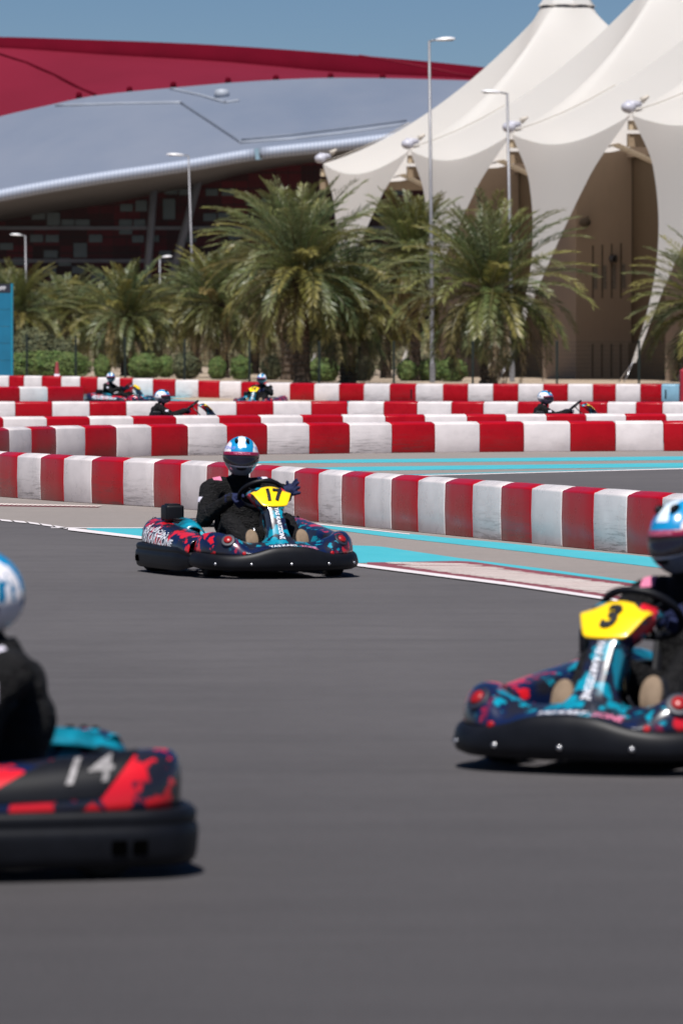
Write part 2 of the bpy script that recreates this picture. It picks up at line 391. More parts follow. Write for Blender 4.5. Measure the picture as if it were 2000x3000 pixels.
poly_strip('turquoise_paint_band', [(800, 1374), (1000, 1369), (2300, 1353)], [(800, 1377), (1000, 1381), (2300, 1365)], T, 0.008)
poly_strip('turquoise_paint_band', [(1100, 1394), (1300, 1388), (2300, 1361)], [(1100, 1396.5), (1300, 1391), (2300, 1364)], T, 0.008)
poly_strip('white_edge_line', [(x, y - 2.5) for x, y in W2], [(x, y + 1.0) for x, y in W2], WP, 0.008, 80)
poly_strip('turquoise_paint_band', [(x, y + 4) for x, y in EB if x > 860], [(861, 1533), (1000, 1556), (1128, 1573), (1319, 1594), (1555, 1620), (1937, 1666), (2300, 1712)], T, 0.008, 60)
poly_strip('white_edge_line', [(690, 1514), (861, 1528.5), (1000, 1544), (1200, 1566)], [(690, 1516), (861, 1531), (1000, 1546.5), (1200, 1568)], WP, 0.012)
t5u = [(255, 1549), (425, 1549), (700, 1565), (1030, 1599), (1110, 1602), (1340, 1636), (1600, 1669), (1870, 1706), (2100, 1740)]
t5l = [(255, 1552), (410, 1574), (800, 1621), (1040, 1651), (1120, 1650), (1340, 1646), (1600, 1677), (1870, 1713), (2100, 1748)]
poly_strip('turquoise_paint_band', t5u, t5l, T, 0.008, 90)
poly_strip('white_edge_line', [(150, 1547.5), (425, 1547.5)], [(150, 1549.5), (425, 1549.5)], WP, 0.012)
W1s = [p for p in W1 if p[0] >= 200] 
poly_strip('white_edge_line', [(x, y - 1) for x, y in W1s], [(x, y + 7) for x, y in W1s], WP, 0.016, 90)
for i, (a, b) in enumerate([(-40, -10), (-2, 30), (38, 72), (80, 112), (118, 150), (157, 190)]):
    poly_strip('white_edge_line', [(a, pw(W1, a) - 1), (b, pw(W1, b) - 1)], [(a + 8, pw(W1, a + 8) + 3.5), (b + 8, pw(W1, b + 8) + 3.5)], WP, 0.012, 2)
# flat painted kerb: dull red sheet with slanting white dashes
kt = [(1075, 1650), (1120, 1650), (1340, 1646), (1383, 1648), (1600, 1679), (1870, 1716), (2000, 1735), (2200, 1765)]
kb = [(1075, 1657), (1250, 1680), (1500, 1712), (1760, 1750), (2000, 1790), (2200, 1825)]
poly_strip('kerb', kt, kb, M['kerb_red'], 0.012, 60)
random.seed(5)
bm = bmesh.new()
def inv(pl, y):
    return pw([(q[1], q[0]) for q in pl], y)
KB2 = [(1075, 1657), (1250, 1680), (1500, 1712), (1760, 1750), (2000, 1790), (2200, 1825)]
KT2 = [(1340, 1646), (1383, 1649), (1600, 1679), (1870, 1716), (2000, 1735), (2200, 1765)]
y = 1653.0
while y < 1775:
    xl = inv(KB2, y) + 26 + random.uniform(-10, 18) + 0.10 * (y - 1650); xr = (inv(KT2, y) if y > 1647 else 1340) - 20 - random.uniform(0, 26)
    if xl < 1120: xl = 1120 + random.uniform(0, 12)
    if 1655 < y < 1664: xl += 60 * (1 - abs(y - 1659.5) / 4.5)
    if xr > xl + 10:
        n = 10; th = random.uniform(1.35, 2.2); row = []
        for k in range(n + 1):
            x = lerp(xl, xr, k / n); yy = y + 0.018 * (x - xl) - 2 + random.uniform(-.12, .12); e = 0.5 if k in (0, n) else 1.0
            row.append((G(x, yy - th * e / 2), G(x, yy + th * e / 2)))
        row = [tuple(bm.verts.new((q.x, q.y, 0.0092)) for q in r) for r in row]
        for k in range(n): bm.faces.new((row[k][0], row[k][1], row[k+1][1], row[k+1][0]))
    y += 2.95
link('kerb_dashes', bm_mesh('kerb_dashes', bm, M['kerb_white'])); tag(bpy.data.objects['kerb_dashes'], kind='structure')
poly_strip('kerb', [(-60, 1474), (0, 1476.5), (290, 1484)], [(-60, 1480), (0, 1484), (290, 1488)], M['kerb_red'], 0.008, 10)
bm = bmesh.new()
for k in range(24):
    a = -50 + k * 14.2
    p = [G(a + 12, pw([(-60, 1475.5), (0, 1477.5), (290, 1484.5)], a + 14)), G(a + 24, pw([(-60, 1475.5), (0, 1477.5), (290, 1484.5)], a + 24)),
         G(a + 8, pw([(-60, 1479), (0, 1482.5), (290, 1487.5)], a + 8)), G(a - 2, pw([(-60, 1479), (0, 1482.5), (290, 1487.5)], a - 2))]
    bm.faces.new([bm.verts.new((q.x, q.y, 0.012)) for q in p])
tag(link('kerb_dashes', bm_mesh('kerb_dashes', bm, M['kerb_white'])), kind='structure')
poly_strip('turquoise_paint_band', [(150, 1187), (700, 1190), (1150, 1192)], [(150, 1206), (700, 1208), (1150, 1206)], T, 0.008)
poly_strip('turquoise_paint_band', [(230, 1169), (700, 1175.5), (1100, 1177)], [(230, 1182), (700, 1183), (1100, 1179)], T, 0.008)
# ------------------------------------------------------------------ arena far behind
def m_red_roof():
    m = NM('red_ribbed_roof'); co = m.co(); wv = m.n('ShaderNodeTexWave'); wv.wave_type = 'BANDS'; wv.bands_direction = 'DIAGONAL'
    wv.inputs['Scale'].default_value = 0.55; m.l(m.mapping(co, (1, 0.35, 0), (0, 0, R(20))), wv.inputs['Vector'])
    n = m.noise(m.mapping(co, (0.05, 0.02, 0.05)), 1.0, 3)
    c = m.mix(m.ramp(n, [(0.3, 0), (0.7, 1)]), (0.125, 0.003, 0.014), (0.16, 0.005, 0.020))
    m.col(m.mix(m.math('MULTIPLY', wv.outputs['Fac'], 0.22), c, (0.13, 0.006, 0.02))); m.set(0.75, 0, 0.2); return m.m
def m_silver():
    m = NM('silver_roof_membrane'); co = m.co(); n = m.noise(m.mapping(co, (0.06, 0.012, 0.03)), 1.0, 5, 0.6); f = m.noise(m.mapping(co, (0.5, 0.15, 0.5)), 1.2, 4, 0.7)
    c = m.mix(m.ramp(n, [(0.3, 0), (0.7, 1)]), (0.18, 0.215, 0.28), (0.24, 0.265, 0.32))
    m.col(m.mix(m.math('MULTIPLY', f, 0.16), c, (0.16, 0.19, 0.27))); m.set(0.45, 0.25, 0.4); return m.m
def m_roll():
    m = NM('ribbed_eave_metal'); co = m.co(); x = m.xyz(co)[0]
    wv = m.math('SINE', m.math('MULTIPLY', x, 17.0)); m.col(m.mix(m.ramp(wv, [(0.0, 0), (0.35, 1)]), (0.22, 0.255, 0.33), (0.30, 0.335, 0.41))); m.set(0.6, 0.1, 0.4); return m.m
M['red_roof'] = m_red_roof(); M['silver'] = m_silver(); M['roll'] = m_roll()
M['rim_shade_red'] = simple('shaded_red_rim', (0.075, 0.0015, 0.008), 0.9, 0, 0.05, 0.1, 0.2)  # roof red darkened: the steep rim's shade is put into the colour
M['soffit'] = simple('grey_soffit', (0.13, 0.13, 0.14), 0.6, 0.1, 0.4, 0.1, 0.2)
M['seam'] = simple('dark_seam_metal', (0.13, 0.15, 0.19), 0.6, 0.1, 0.4, 0.1, 0.5)
M['seam_light'] = simple('pale_seam_metal', (0.29, 0.315, 0.36), 0.6, 0.1, 0.4, 0.1, 0.5)
def m_facade():
    m = NM('dark_red_cladding'); co = m.co(); x, y, z = m.xyz(co)
    v = m.n('ShaderNodeTexVoronoi'); v.inputs['Scale'].default_value = 1.0; v.inputs['Randomness'].default_value = 0.0
    m.l(m.mapping(co, (0.36, 0.0, 0.60)), v.inputs['Vector']); r = m.xyz(v.outputs['Color'])[0]
    gx = m.math('LESS_THAN', m.math('FRACT', m.math('MULTIPLY', x, 0.72)), 0.05); gzz = m.math('LESS_THAN', m.math('FRACT', m.math('MULTIPLY', z, 0.60)), 0.08)
    c = m.mix(m.ramp(r, [(0.0, 0), (0.45, 0.25), (1.0, 1.0)]), (0.016, 0.004, 0.010), (0.075, 0.004, 0.014))
    m.col(m.mix(m.math('MAXIMUM', gx, gzz), c, (0.012, 0.008, 0.014))); m.set(0.5, 0, 0.3); return m.m
M['facade'] = m_facade()
M['pane'] = simple('grey_green_glass', (0.055, 0.078, 0.092), 0.25, 0, 0.5, 0.15, 0.3)
M['column'] = simple('painted_column', (0.15, 0.17, 0.21), 0.5, 0, 0.4, 0.1, 0.3)
YE, YU, YR = 560, 660, 720
eave = [(-700, 700), (-300, 622), (0, 556), (255, 511), (542, 469), (753, 434), (1000, 408), (1096, 396), (1300, 372), (1700, 330), (2400, 270)]
upb = [(-700, 520), (-300, 420), (0, 341), (108, 316), (274, 281), (529, 255), (753, 237), (1000, 228), (1376, 236), (1700, 250), (2400, 290)]
rid = [(-700, 112), (-300, 107), (0, 108), (200, 114), (600, 130), (1000, 158), (1415, 197), (1700, 240), (2400, 350)]
rimb = [(-700, 128), (-300, 132), (0, 140), (300, 160), (640, 180), (800, 194), (1000, 212), (1415, 233), (1700, 262), (2400, 366)]
arena = tag(link('arena', None, loc=(0, 600, 0)), 'huge low arena with a swooping silver and red roof over a dark red windowed wall', 'arena')
def aobj(name, mesh, par=None):
    o = link(name, mesh, par or arena)
    if not par: o.location = (0, -600, 0)
    return o
xs = [-700 + 3100 * i / 90 for i in range(91)]
def loft_px(rows):  # rows: list of (curve, Y)
    vs, fs = [], []; n = len(rows)
    for x in xs:
        for c, Y in rows: vs.append(P(x, cat(c, x), Y))
    for i in range(len(xs) - 1):
        for j in range(n - 1):
            a = i * n + j; fs.append((a, a + 1, a + n + 1, a + n))
    return vs, fs
def silver_pt(px, py, lift=0.0):
    a, b = cat(eave, px), cat(upb, px); v = (py - a) / (b - a)
    p = P(px, py, lerp(YE + 1.0, YU, v)); p.z += lift; return p
def mixc(a, b, t): return [(x, lerp(cat(a, x), cat(b, x), t)) for x in xs]
rows = [(mixc(eave, upb, t), lerp(YE + 1.0, YU, t)) for t in [i / 10 for i in range(11)]]
vs, fs = loft_px(rows); roof = aobj('roof', mesh_from('roof', vs, fs, M['silver'], True)); tag(roof, 'silver grey lower roof')
rows = [(mixc(upb, rimb, t), lerp(YU, YR, t)) for t in [i / 8 for i in range(9)]]
rows[0] = ([(x, cat(upb, x) + 3) for x in xs], YU - 0.6)
vs, fs = loft_px(rows); rr = aobj('roof', mesh_from('roof', vs, fs, M['red_roof'], True)); tag(rr, 'ribbed crimson upper roof')
rows = []
for t in [i / 8 for i in range(9)]:
    rows.append((mixc(rimb, rid, 1 - (1 - t) ** 1.0), YR + 2.0 * t * t))
vs, fs = loft_px(rows); aobj('roof_rim', mesh_from('roof_rim', vs, fs, M['rim_shade_red'], True))
# the rolled eave: a fat ribbed tube along the front edge
def tube_mesh(name, pts, r, mat, seg=14):
    bm = bmesh.new(); tube(bm, pts, r, seg); return bm_mesh(name, bm, mat, True)
pts = [P(x, cat(eave, x) + 17, YE) for x in xs if x <= 760]; aobj('eave_roll', tube_mesh('eave_roll', pts, 0.60, M['roll']))
pts = [P(x, cat(eave, x) + 17, YE) for x in [766 + 1600 * i / 50 for i in range(51)]]; aobj('eave_roll', tube_mesh('eave_roll', pts, 0.60, M['roll']))
pts = [P(x, cat(eave, x) + 17, YE) for x in (759, 767)]; aobj('eave_joint', tube_mesh('eave_joint', pts, 0.52, M['seam']))
sof = [(-700, 800), (-300, 705), (0, 647), (179, 617), (353, 591), (460, 567), (594, 542), (700, 512), (900, 478), (1300, 440), (2400, 380)]
rows = [([(x, cat(eave, x) + 34) for x in xs], YE + 0.2), (mixc([(x, cat(eave, x) + 34) for x in xs], sof, 0.5), YE + 12), (sof, YE + 30)]
vs, fs = loft_px(rows); aobj('soffit', mesh_from('soffit', vs, fs, M['soffit'], True))
YF = YE + 30
vs, fs = [], []
for i, x in enumerate(xs):
    t = P(x, cat(sof, x) - 8, YF); vs += [t, Vector((t.x, YF, 0)), Vector((t.x, YF + 60, 0)), Vector((t.x, YF + 60, t.z))]
for i in range(len(xs) - 1):
    for j in range(2): fs.append((4*i+j, 4*i+j+1, 4*i+j+5, 4*i+j+4))
wall = aobj('wall', mesh_from('wall', vs, fs, M['facade']))
wl = [(210,280,300,320),(310,275,395,360),(405,320,490,362),(497,320,590,362),(200,420,285,470),(300,422,387,470),(585,420,672,470),(485,475,572,570),(0,475,88,520),(290,523,380,572),(385,573,468,625),(285,628,370,680),(475,628,560,675),(790,220,872,268),(890,195,965,268),(783,320,868,368),(878,320,955,368),(868,425,945,472),(1005,425,1045,468),(783,372,868,418),(1070,185,1150,320),(1080,120,1165,155),(1175,120,1245,160),(1350,120,1430,165),(1335,280,1420,330),(1430,275,1510,325),(1045,525,1125,575),(90,570,190,620),(1455,120,1540,165),(1500,400,1580,450),(1210,420,1290,468),(600,675,690,722),(700,740,790,786),(180,690,270,735),(1620,180,1700,228),(1720,180,1800,228),(1640,330,1730,376),(1900,330,1990,376),(1800,430,1880,478),(2000,200,2080,250),(2100,250,2190,300),(2590,120,2660,160),(2680,190,2760,236),(2580,245,2650,290),(2700,300,2780,345),(2300,900,2400,950),(2420,960,2520,1010),(2350,700,2430,750)]
for (a, b, c, d) in wl:
    p0 = P(a / 2.24, 500 + d / 2.24, YF - 0.12); p1 = P(c / 2.24, 500 + b / 2.24, YF - 0.12)
    bm = bmesh.new(); box(bm, (0, 0, 0), (p1.x - p0.x, 0.16, p1.z - p0.z)); o = aobj('window', bm_mesh('window', bm, M['pane']), wall)
    o.location = ((p0.x + p1.x) / 2, YF - 0.12, (p0.z + p1.z) / 2)
for (pa, pb, wd) in [((451, 556), (424, 905), 11), ((584, 520), (482, 890), 12)]:
    a = P(*pa, YF - 6); b = P(*pb, YF - 6); aobj('column', tube_mesh('column', [a, b], wd / 28.0, M['column'], 12))
for yz in (668, 764):
    a = P(-300, yz, YF - 0.3); b = P(1300, yz - 0, YF - 0.3); bm = bmesh.new(); box(bm, ((a.x + b.x) / 2, YF - 0.2, a.z), (b.x - a.x, 0.3, 0.35)); aobj('floor_band', bm_mesh('floor_band', bm, M['seam']))
def seam(pl, mat, r):
    pts = []
    for (a, b) in zip(pl, pl[1:]):
        for k in range(6): pts.append(silver_pt(lerp(a[0], b[0], k / 6), lerp(a[1], b[1], k / 6), 0.1))
    pts.append(silver_pt(*pl[-1], 0.1)); aobj('roof_seam', tube_mesh('roof_seam', pts, r, mat, 6))
seam([(165, 312), (350, 306), (530, 303)], M['seam_light'], 0.16); seam([(500, 262), (590, 282), (660, 303), (700, 297)], M['seam_light'], 0.15)
seam([(530, 303), (620, 362), (705, 419)], M['seam'], 0.13); seam([(708, 412), (870, 396), (1000, 380), (1190, 356)], M['seam'], 0.11)
seam([(703, 421), (850, 410), (1000, 393), (1190, 367)], M['seam_light'], 0.12)
c = silver_pt(650, 284, 0.5); bm = bmesh.new(); lathe(bm, [(0.85, -0.6), (0.85, 0), (0.7, 0.3), (0.05, 0.42)], 16, 'Z', c); aobj('roof_vent', bm_mesh('roof_vent', bm, M['seam_light'], True))
for (x, y) in [(232, 282), (380, 266), (508, 252), (668, 239), (808, 232), (968, 226), (1120, 228)]:
    bm = bmesh.new(); lathe(bm, [(0.35, -0.5), (0.35, 0.1), (0.22, 0.32), (0.02, 0.36)], 10, 'Z', P(x, y - 4, YU + 1)); aobj('roof_vent', bm_mesh('roof_vent', bm, M['rim_shade_red'], True))
for pl in [[(0, 160), (80, 185), (160, 220), (240, 262), (280, 278)]]:
    pts = []
    for (x, y) in pl:
        a, b = cat(upb, x), cat(rimb, x); v = (y - a) / (b - a); p = P(x, y, lerp(YU, YR, v)); p.z += 0.05; pts.append(p)
    aobj('roof_seam', tube_mesh('roof_seam', pts, 0.16, M['rim_shade_red'], 6))
pts = []
for (x, y) in [(1050, 162), (1150, 178), (1250, 198), (1330, 214), (1420, 230)]: pts.append(P(x, y, YR - 3.5))
aobj('roof_seam', tube_mesh('roof_seam', pts, 0.12, M['red_roof'], 6))
# ------------------------------------------------------------------ row of peaked tent canopies
def m_membrane():
    m = NM('white_tent_membrane'); co = m.co(); n = m.noise(m.mapping(co, (0.15, 0.15, 0.4)), 1.0, 3)
    m.col(m.mix(n, (0.69, 0.68, 0.66), (0.74, 0.73, 0.71))); m.set(0.6, 0, 0.3)
    tr = m.n('ShaderNodeBsdfTranslucent'); tr.inputs[0].default_value = (0.84, 0.80, 0.76, 1); ms = m.n('ShaderNodeMixShader'); ms.inputs[0].default_value = 0.46
    m.l(m.b.outputs[0], ms.inputs[1]); m.l(tr.outputs[0], ms.inputs[2]); m.l(ms.outputs[0], m.out.inputs[0]); return m.m
M['tent'] = m_membrane()
M['node_white'] = simple('white_painted_steel', (0.40, 0.40, 0.46), 0.4, 0, 0.5, 0.15, 1.5)
M['cable'] = simple('tan_cable', (0.45, 0.41, 0.36), 0.6, 0, 0.3, 0.1)
M['stucco_'] = simple('brown_beam', (0.22, 0.165, 0.11), 0.8, 0, 0.3, 0.15, 2); M['beam'] = simple('cream_beam', (0.42, 0.34, 0.24), 0.6, 0, 0.3, 0.1)
TU = Vector((0.2022, -0.9793, 0)); TB = Vector((0.9793, 0.2022, 0)); BAY = 27.67
N0 = Vector((-1.28, 386.7, 0)); ZN = 14.65
def front_edge(q):   # edge between two neighbouring nodes, q 0..1, in bay coordinates (a along row, b across, z)
    return Vector((q * BAY, -0.7 * sin(pi * q) * 0.4, ZN - 0.35 - 1.1 * sin(pi * q) ** 0.9))
def bnd(p):
    p %= 4.0; k = int(p); q = p - k
    if k == 0: return front_edge(q)
    if k == 1: return Vector((BAY, q * 27.2, ZN - 0.2 - 1.0 * sin(pi * q)))
    if k == 2: e = front_edge(1 - q); return Vector((e.x, 27.2 - e.y, e.z))
    return Vector((0, 27.2 * (1 - q), ZN - 0.2 - 1.0 * sin(pi * q)))
def ringp(p):
    a = -3 * pi / 4 + p * pi / 2; return Vector((BAY / 2 + 1.75 * cos(a), 13.6 + 1.75 * sin(a), 24.2))
def tent_pt(p, t):
    B, Rg = bnd(p), ringp(p); q = p % 1.0; s = lerp(1.5, 4.2, sin(pi * q) ** 1.3)
    v = B.lerp(Rg, t); v.z -= s * 4 * t * (1 - t); return v
def sail_pt(q, r):   # hanging sail between two nodes, drawn down to a ground tie
    e = front_edge(lerp(0.02, 0.98, q)); tip = Vector((BAY / 2, -3.45, 1.0)); mid = front_edge(0.5)
    w_ = (1 - r) ** 2.35 * (1 - 0.16 * sstep(0, 0.2, r)) + 0.034; c = mid.lerp(tip, r)
    off = (e - mid) * w_; off.z *= (1 - r)
    return c + off + Vector((0, 0.35 * sin(pi * r) * 1.0, 0))
def gridmesh(name, f, nu, nv, mat, u0, u1, thick=0.0):
    return grid_surf(name, f, nu, nv, mat, True, u0, u1, thick)
mem = gridmesh('membrane', tent_pt, 96, 18, M['tent'], 0.0, 4.0)
sail = gridmesh('sail', sail_pt, 16, 30, M['tent'], 0.0, 1.0)
bm = bmesh.new(); lathe(bm, [(1.7, 24.1), (1.95, 24.35), (1.85, 24.4), (1.05, 25.55), (0.95, 25.9), (0.1, 26.2)], 8, 'Z', (BAY / 2, 13.6, 0)); cap_ = bm_mesh('peak_cap', bm, M['tent'])
bm = bmesh.new(); lathe(bm, [(1.80, 24.12), (1.80, 24.34)], 24, 'Z', (BAY / 2, 13.6, 0)); ring_ = bm_mesh('peak_ring', bm, M['darksteel'])
bm = bmesh.new(); ball(bm, (0, -0.15, ZN), 0.40, 3, (1, 1.0, 0.8)); tube(bm, [(0, -0.2, ZN + 0.1), (0, 0.55, ZN + 0.2)], [0.30, 0.14], 10); node_ = bm_mesh('edge_node', bm, M['node_white'], True)
bm = bmesh.new(); tube(bm, [(0, 0.55, ZN + 0.35), (0.12, 0.95, ZN + 0.62)], [0.20, 0.07], 8); brk_ = bm_mesh('cable_clamp', bm, M['cable'], True)
bm = bmesh.new(); tube(bm, [tent_pt(0.0, t / 10) + Vector((0, 0, 0.12)) for t in range(0, 5)], 0.03, 6); cab_ = bm_mesh('ridge_cable', bm, M['cable'], True)
bm = bmesh.new()
for s in (-0.6, 0.6): tube(bm, [(BAY / 2, -3.45, 1.05), (BAY / 2 + s, -4.1, 0.0)], 0.025, 6)
tie_ = bm_mesh('ground_tie', bm, M['steel'], True)
bm = bmesh.new()
box(bm, (-0.2, 13.6, ZN - 0.95), (0.3, 27.4, 0.5)); beamA_ = bm_mesh('roof_beam', bm, M['beam']); bm = bmesh.new(); box(bm, (-0.4, 13.6, ZN - 1.75), (0.3, 27.4, 0.7)); beamB_ = bm_mesh('roof_beam', bm, M['stucco_'])
bm = bmesh.new(); tube(bm, [(BAY * 0.60, 1.2, 13.4), (BAY * 0.88, 5.0, 10.6)], 0.16, 8); beam_ = bm_mesh('roof_strut', bm, M['beam'], True)
bm = bmesh.new(); tube(bm, [(BAY / 2, 13.6, 0), (BAY / 2, 13.6, 24.1)], 0.35, 12); mast_ = bm_mesh('mast', bm, M['beam'], True)
ANG = math.atan2(TU.y, TU.x)
tl = ['white peaked tent canopy farthest back, its capped peak showing against the sky', 'white peaked tent canopy second from the back of the row, behind the shorter right lamp',
      'third white peaked tent canopy from the back, sail hanging right of the shorter right lamp', 'white peaked tent canopy at the right edge with the widest hanging sail',
      'white peaked tent canopy nearest the camera, mostly beyond the right edge']
for k in range(5):
    o_ = N0 + TU * (BAY * k)
    t = link('tent_canopy', None, loc=o_, rot=(0, 0, 0)); tag(t, tl[k], 'tent canopy', 'tent canopies in a row')
    # bay axes: a -> TU, b -> TB (right handed: TU x TB = up)
    Mx = Matrix((( TU.x, TB.x, 0), (TU.y, TB.y, 0), (0, 0, 1))); t.rotation_euler = Mx.to_euler()
    for nm, me in (('membrane', mem), ('sail', sail), ('peak_cap', cap_), ('peak_ring', ring_), ('edge_node', node_), ('cable_clamp', brk_), ('ridge_cable', cab_), ('ground_tie', tie_), ('roof_strut', beam_), ('roof_beam', beamA_), ('roof_beam', beamB_), ('mast', mast_)):
        link(nm, me, t)
    
# ------------------------------------------------------------------ grandstand block under the canopies
def m_render(name, c):
    m = NM(name); co = m.co(); n = m.noise(co, 0.35, 4, 0.6); f = m.noise(m.mapping(co, (1, 1, 0.15)), 3.0, 4, 0.7)
    c1 = m.mix(m.ramp(n, [(0.3, 0), (0.7, 1)]), tuple(v * 0.92 for v in c), c); m.col(m.mix(m.math('MULTIPLY', m.ramp(f, [(0.5, 0), (0.8, 1)]), 0.25), c1, tuple(v * 0.7 for v in c)))
    m.set(0.9, 0, 0.2); return m.m
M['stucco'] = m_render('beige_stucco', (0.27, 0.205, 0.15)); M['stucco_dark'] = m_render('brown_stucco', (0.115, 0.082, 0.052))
M['slot'] = simple('dark_slot', (0.07, 0.055, 0.04), 0.9, 0, 0.2, 0.2, 2)
M['vent'] = simple('perforated_panel', (0.14, 0.12, 0.10), 0.8, 0, 0.3, 0.45, 9)
st = link('grandstand', None, loc=N0); tag(st, 'beige grandstand block with projecting piers under the white tent canopies', 'grandstand')
st.rotation_euler = Matrix(((TU.x, TB.x, 0), (TU.y, TB.y, 0), (0, 0, 1))).to_euler()
def sbox(name, a0, a1, b0, b1, z0, z1, mat, par=None):
    bm = bmesh.new(); box(bm, ((a0 + a1) / 2, (b0 + b1) / 2, (z0 + z1) / 2), (a1 - a0, b1 - b0, z1 - z0)); return link(name, bm_mesh(name, bm, mat), par or st)
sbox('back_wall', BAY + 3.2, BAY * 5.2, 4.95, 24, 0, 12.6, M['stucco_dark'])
sbox('roof_slab', BAY + 3.4, BAY * 5.1, 4.6, 24.2, 12.6, 13.2, M['stucco'])
for k in (1, 2, 3):
    a = BAY * k
    pr = sbox('pier', a + 1.0, a + 9.0, 1.64, 4.90, 0, 12.9, M['stucco'])
    for i in range(4):
        b = 2.62 + i * 0.55
        sbox('wall_slot', a + 8.98, a + 9.006, b - 0.05, b + 0.05, 4.6, 7.6 + 0.05 * i, M['slot'], pr)
        sbox('vent_panel', a + 8.98, a + 9.012, b + 0.051, b + 0.26, 5.1 + 0.02 * i, 6.45 + 0.04 * i, M['vent'], pr)
        sbox('wall_slot', a + 8.98, a + 9.006, b - 0.06, b + 0.04, 0.1, 2.0, M['slot'], pr)
    bm = bmesh.new(); box(bm, (a + 9.25, 3.75, 6.85), (0.45, 0.36, 0.42), None, 0.06); ball(bm, (a + 9.5, 3.6, 6.85), 0.18, 2); link('wall_lamp', bm_mesh('wall_lamp', bm, M['darksteel'], True), pr)
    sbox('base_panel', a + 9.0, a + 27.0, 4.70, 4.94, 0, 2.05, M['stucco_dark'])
    bm = bmesh.new(); ball(bm, (a + 9.6, 2.0, 8.9), 0.35, 2, (1, 1, 0.8)); tube(bm, [(a + 9.0, 2.3, 9.2), (a + 9.6, 2.0, 8.9)], 0.08, 6); link('wall_lamp', bm_mesh('wall_lamp', bm, M['slot'], True), pr)
# ------------------------------------------------------------------ date palms
def m_leaf(name, trans=0.25):
    m = NM(name); at = m.n('ShaderNodeAttribute'); at.attribute_name = 'tint'; co = m.co(); n = m.noise(co, 3.0, 3)
    c = m.mix(m.math('MULTIPLY', m.ramp(n, [(0.35, 0), (0.7, 1)]), 0.35), at.outputs['Color'], (0.20, 0.17, 0.06))
    m.col(c); m.set(0.42, 0, 0.5)
    tr = m.n('ShaderNodeBsdfTranslucent'); m.l(c, tr.inputs[0]); ms = m.n('ShaderNodeMixShader'); ms.inputs[0].default_value = trans
    m.l(m.b.outputs[0], ms.inputs[1]); m.l(tr.outputs[0], ms.inputs[2]); m.l(ms.outputs[0], m.out.inputs[0]); return m.m
M['frond'] = m_leaf('palm_frond', 0.22); M['dry'] = m_leaf('dry_frond', 0.15)
def m_trunk():
    m = NM('palm_trunk'); co = m.co(); n = m.noise(m.mapping(co, (3, 3, 9)), 1.5, 4, 0.7)
    m.col(m.mix(m.ramp(n, [(0.35, 0), (0.65, 1)]), (0.035, 0.026, 0.02), (0.13, 0.095, 0.07))); m.set(0.95, 0, 0.1); m.bump(n, 0.8, 0.05); return m.m
M['trunk'] = m_trunk()
def frond(V, Fc, Tn, base, az, el, L, droop, tint, rnd, lw=0.027, nl=60, leaf=0.64, twist=0.0):
    """one feather leaf: an arching midrib with narrow leaflets on both sides"""
    n = 12; p = Vector(base); pts = [p.copy()]; e = el; a = az
    for i in range(n):
        e -= droop / n * (0.35 + 1.5 * i / n); a += twist / n
        p = p + Vector((cos(a) * cos(e), sin(a) * cos(e), sin(e))) * (L / n); pts.append(p.copy())
    def at(t):
        x = t * n; i = min(n - 1, int(x)); return pts[i].lerp(pts[i + 1], x - i), (pts[i + 1] - pts[i]).normalized()
    i0 = len(V)
    for i, q in enumerate(pts):
        d = at(min(0.999, i / n))[1]; sd_ = d.cross(Vector((0, 0, 1)))
        sd_ = sd_.normalized() if sd_.length > 1e-4 else Vector((1, 0, 0)); wdt = lerp(0.045, 0.008, i / n)
        V += [q - sd_ * wdt, q + Vector((0, 0, wdt)), q + sd_ * wdt]
    rt = tuple(c * 1.1 for c in (0.10, 0.10, 0.045))
    for i in range(n):
        for k in range(2): Fc.append((i0 + 3*i + k, i0 + 3*i + k + 1, i0 + 3*i + k + 4, i0 + 3*i + k + 3)); Tn.append(rt)
    roll = rnd.uniform(-0.5, 0.5)
    for i in range(nl):
        t = 0.14 + 0.86 * (i + rnd.random() * 0.6) / nl; q, d = at(min(t, 0.999)); sd_ = d.cross(Vector((0, 0, 1)))
        sd_ = sd_.normalized() if sd_.length > 1e-4 else Vector((1, 0, 0)); up = sd_.cross(d)
        LL = leaf * (0.45 + 0.75 * sin(pi * min(1, t * 0.85 + 0.12)) ** 0.8) * rnd.uniform(0.85, 1.12)
        for s in (-1, 1):
            fw_ = 0.55 + 0.75 * t + rnd.uniform(-0.12, 0.12); v_ = 0.35 + rnd.uniform(-0.22, 0.22) + s * roll * 0.35
            dr = (sd_ * s + d * fw_ + up * v_).normalized(); tip = q + dr * LL; tip.z -= LL * rnd.uniform(0.05, 0.28)
            mid = q + dr * LL * 0.45; wv = dr.cross(up); wv = (wv.normalized() * 0.8 + d * 0.5 + up * rnd.uniform(-.5, .5)).normalized() * lw * rnd.uniform(0.8, 1.2)
            j = len(V); V += [q, mid + wv, tip, mid - wv]; Fc.append((j, j + 1, j + 2, j + 3))
            b = rnd.uniform(0.8, 1.25); f = max(0, t - 0.7) * 0.9
            Tn.append(tuple(lerp(c, y, f) * b for c, y in zip(tint, (0.30, 0.24, 0.09))))
def leaf_mesh(name, V, Fc, Tn, mat):
    m = mesh_from(name, V, Fc, mat); at = m.attributes.new('tint', 'FLOAT_COLOR', 'FACE')
    buf = []
    for t in Tn: buf += [t[0], t[1], t[2], 1.0]
    at.data.foreach_set('color', buf); return m
GREENS = [(0.070, 0.108, 0.036), (0.105, 0.132, 0.036), (0.048, 0.088, 0.038), (0.150, 0.148, 0.036), (0.092, 0.128, 0.058)]
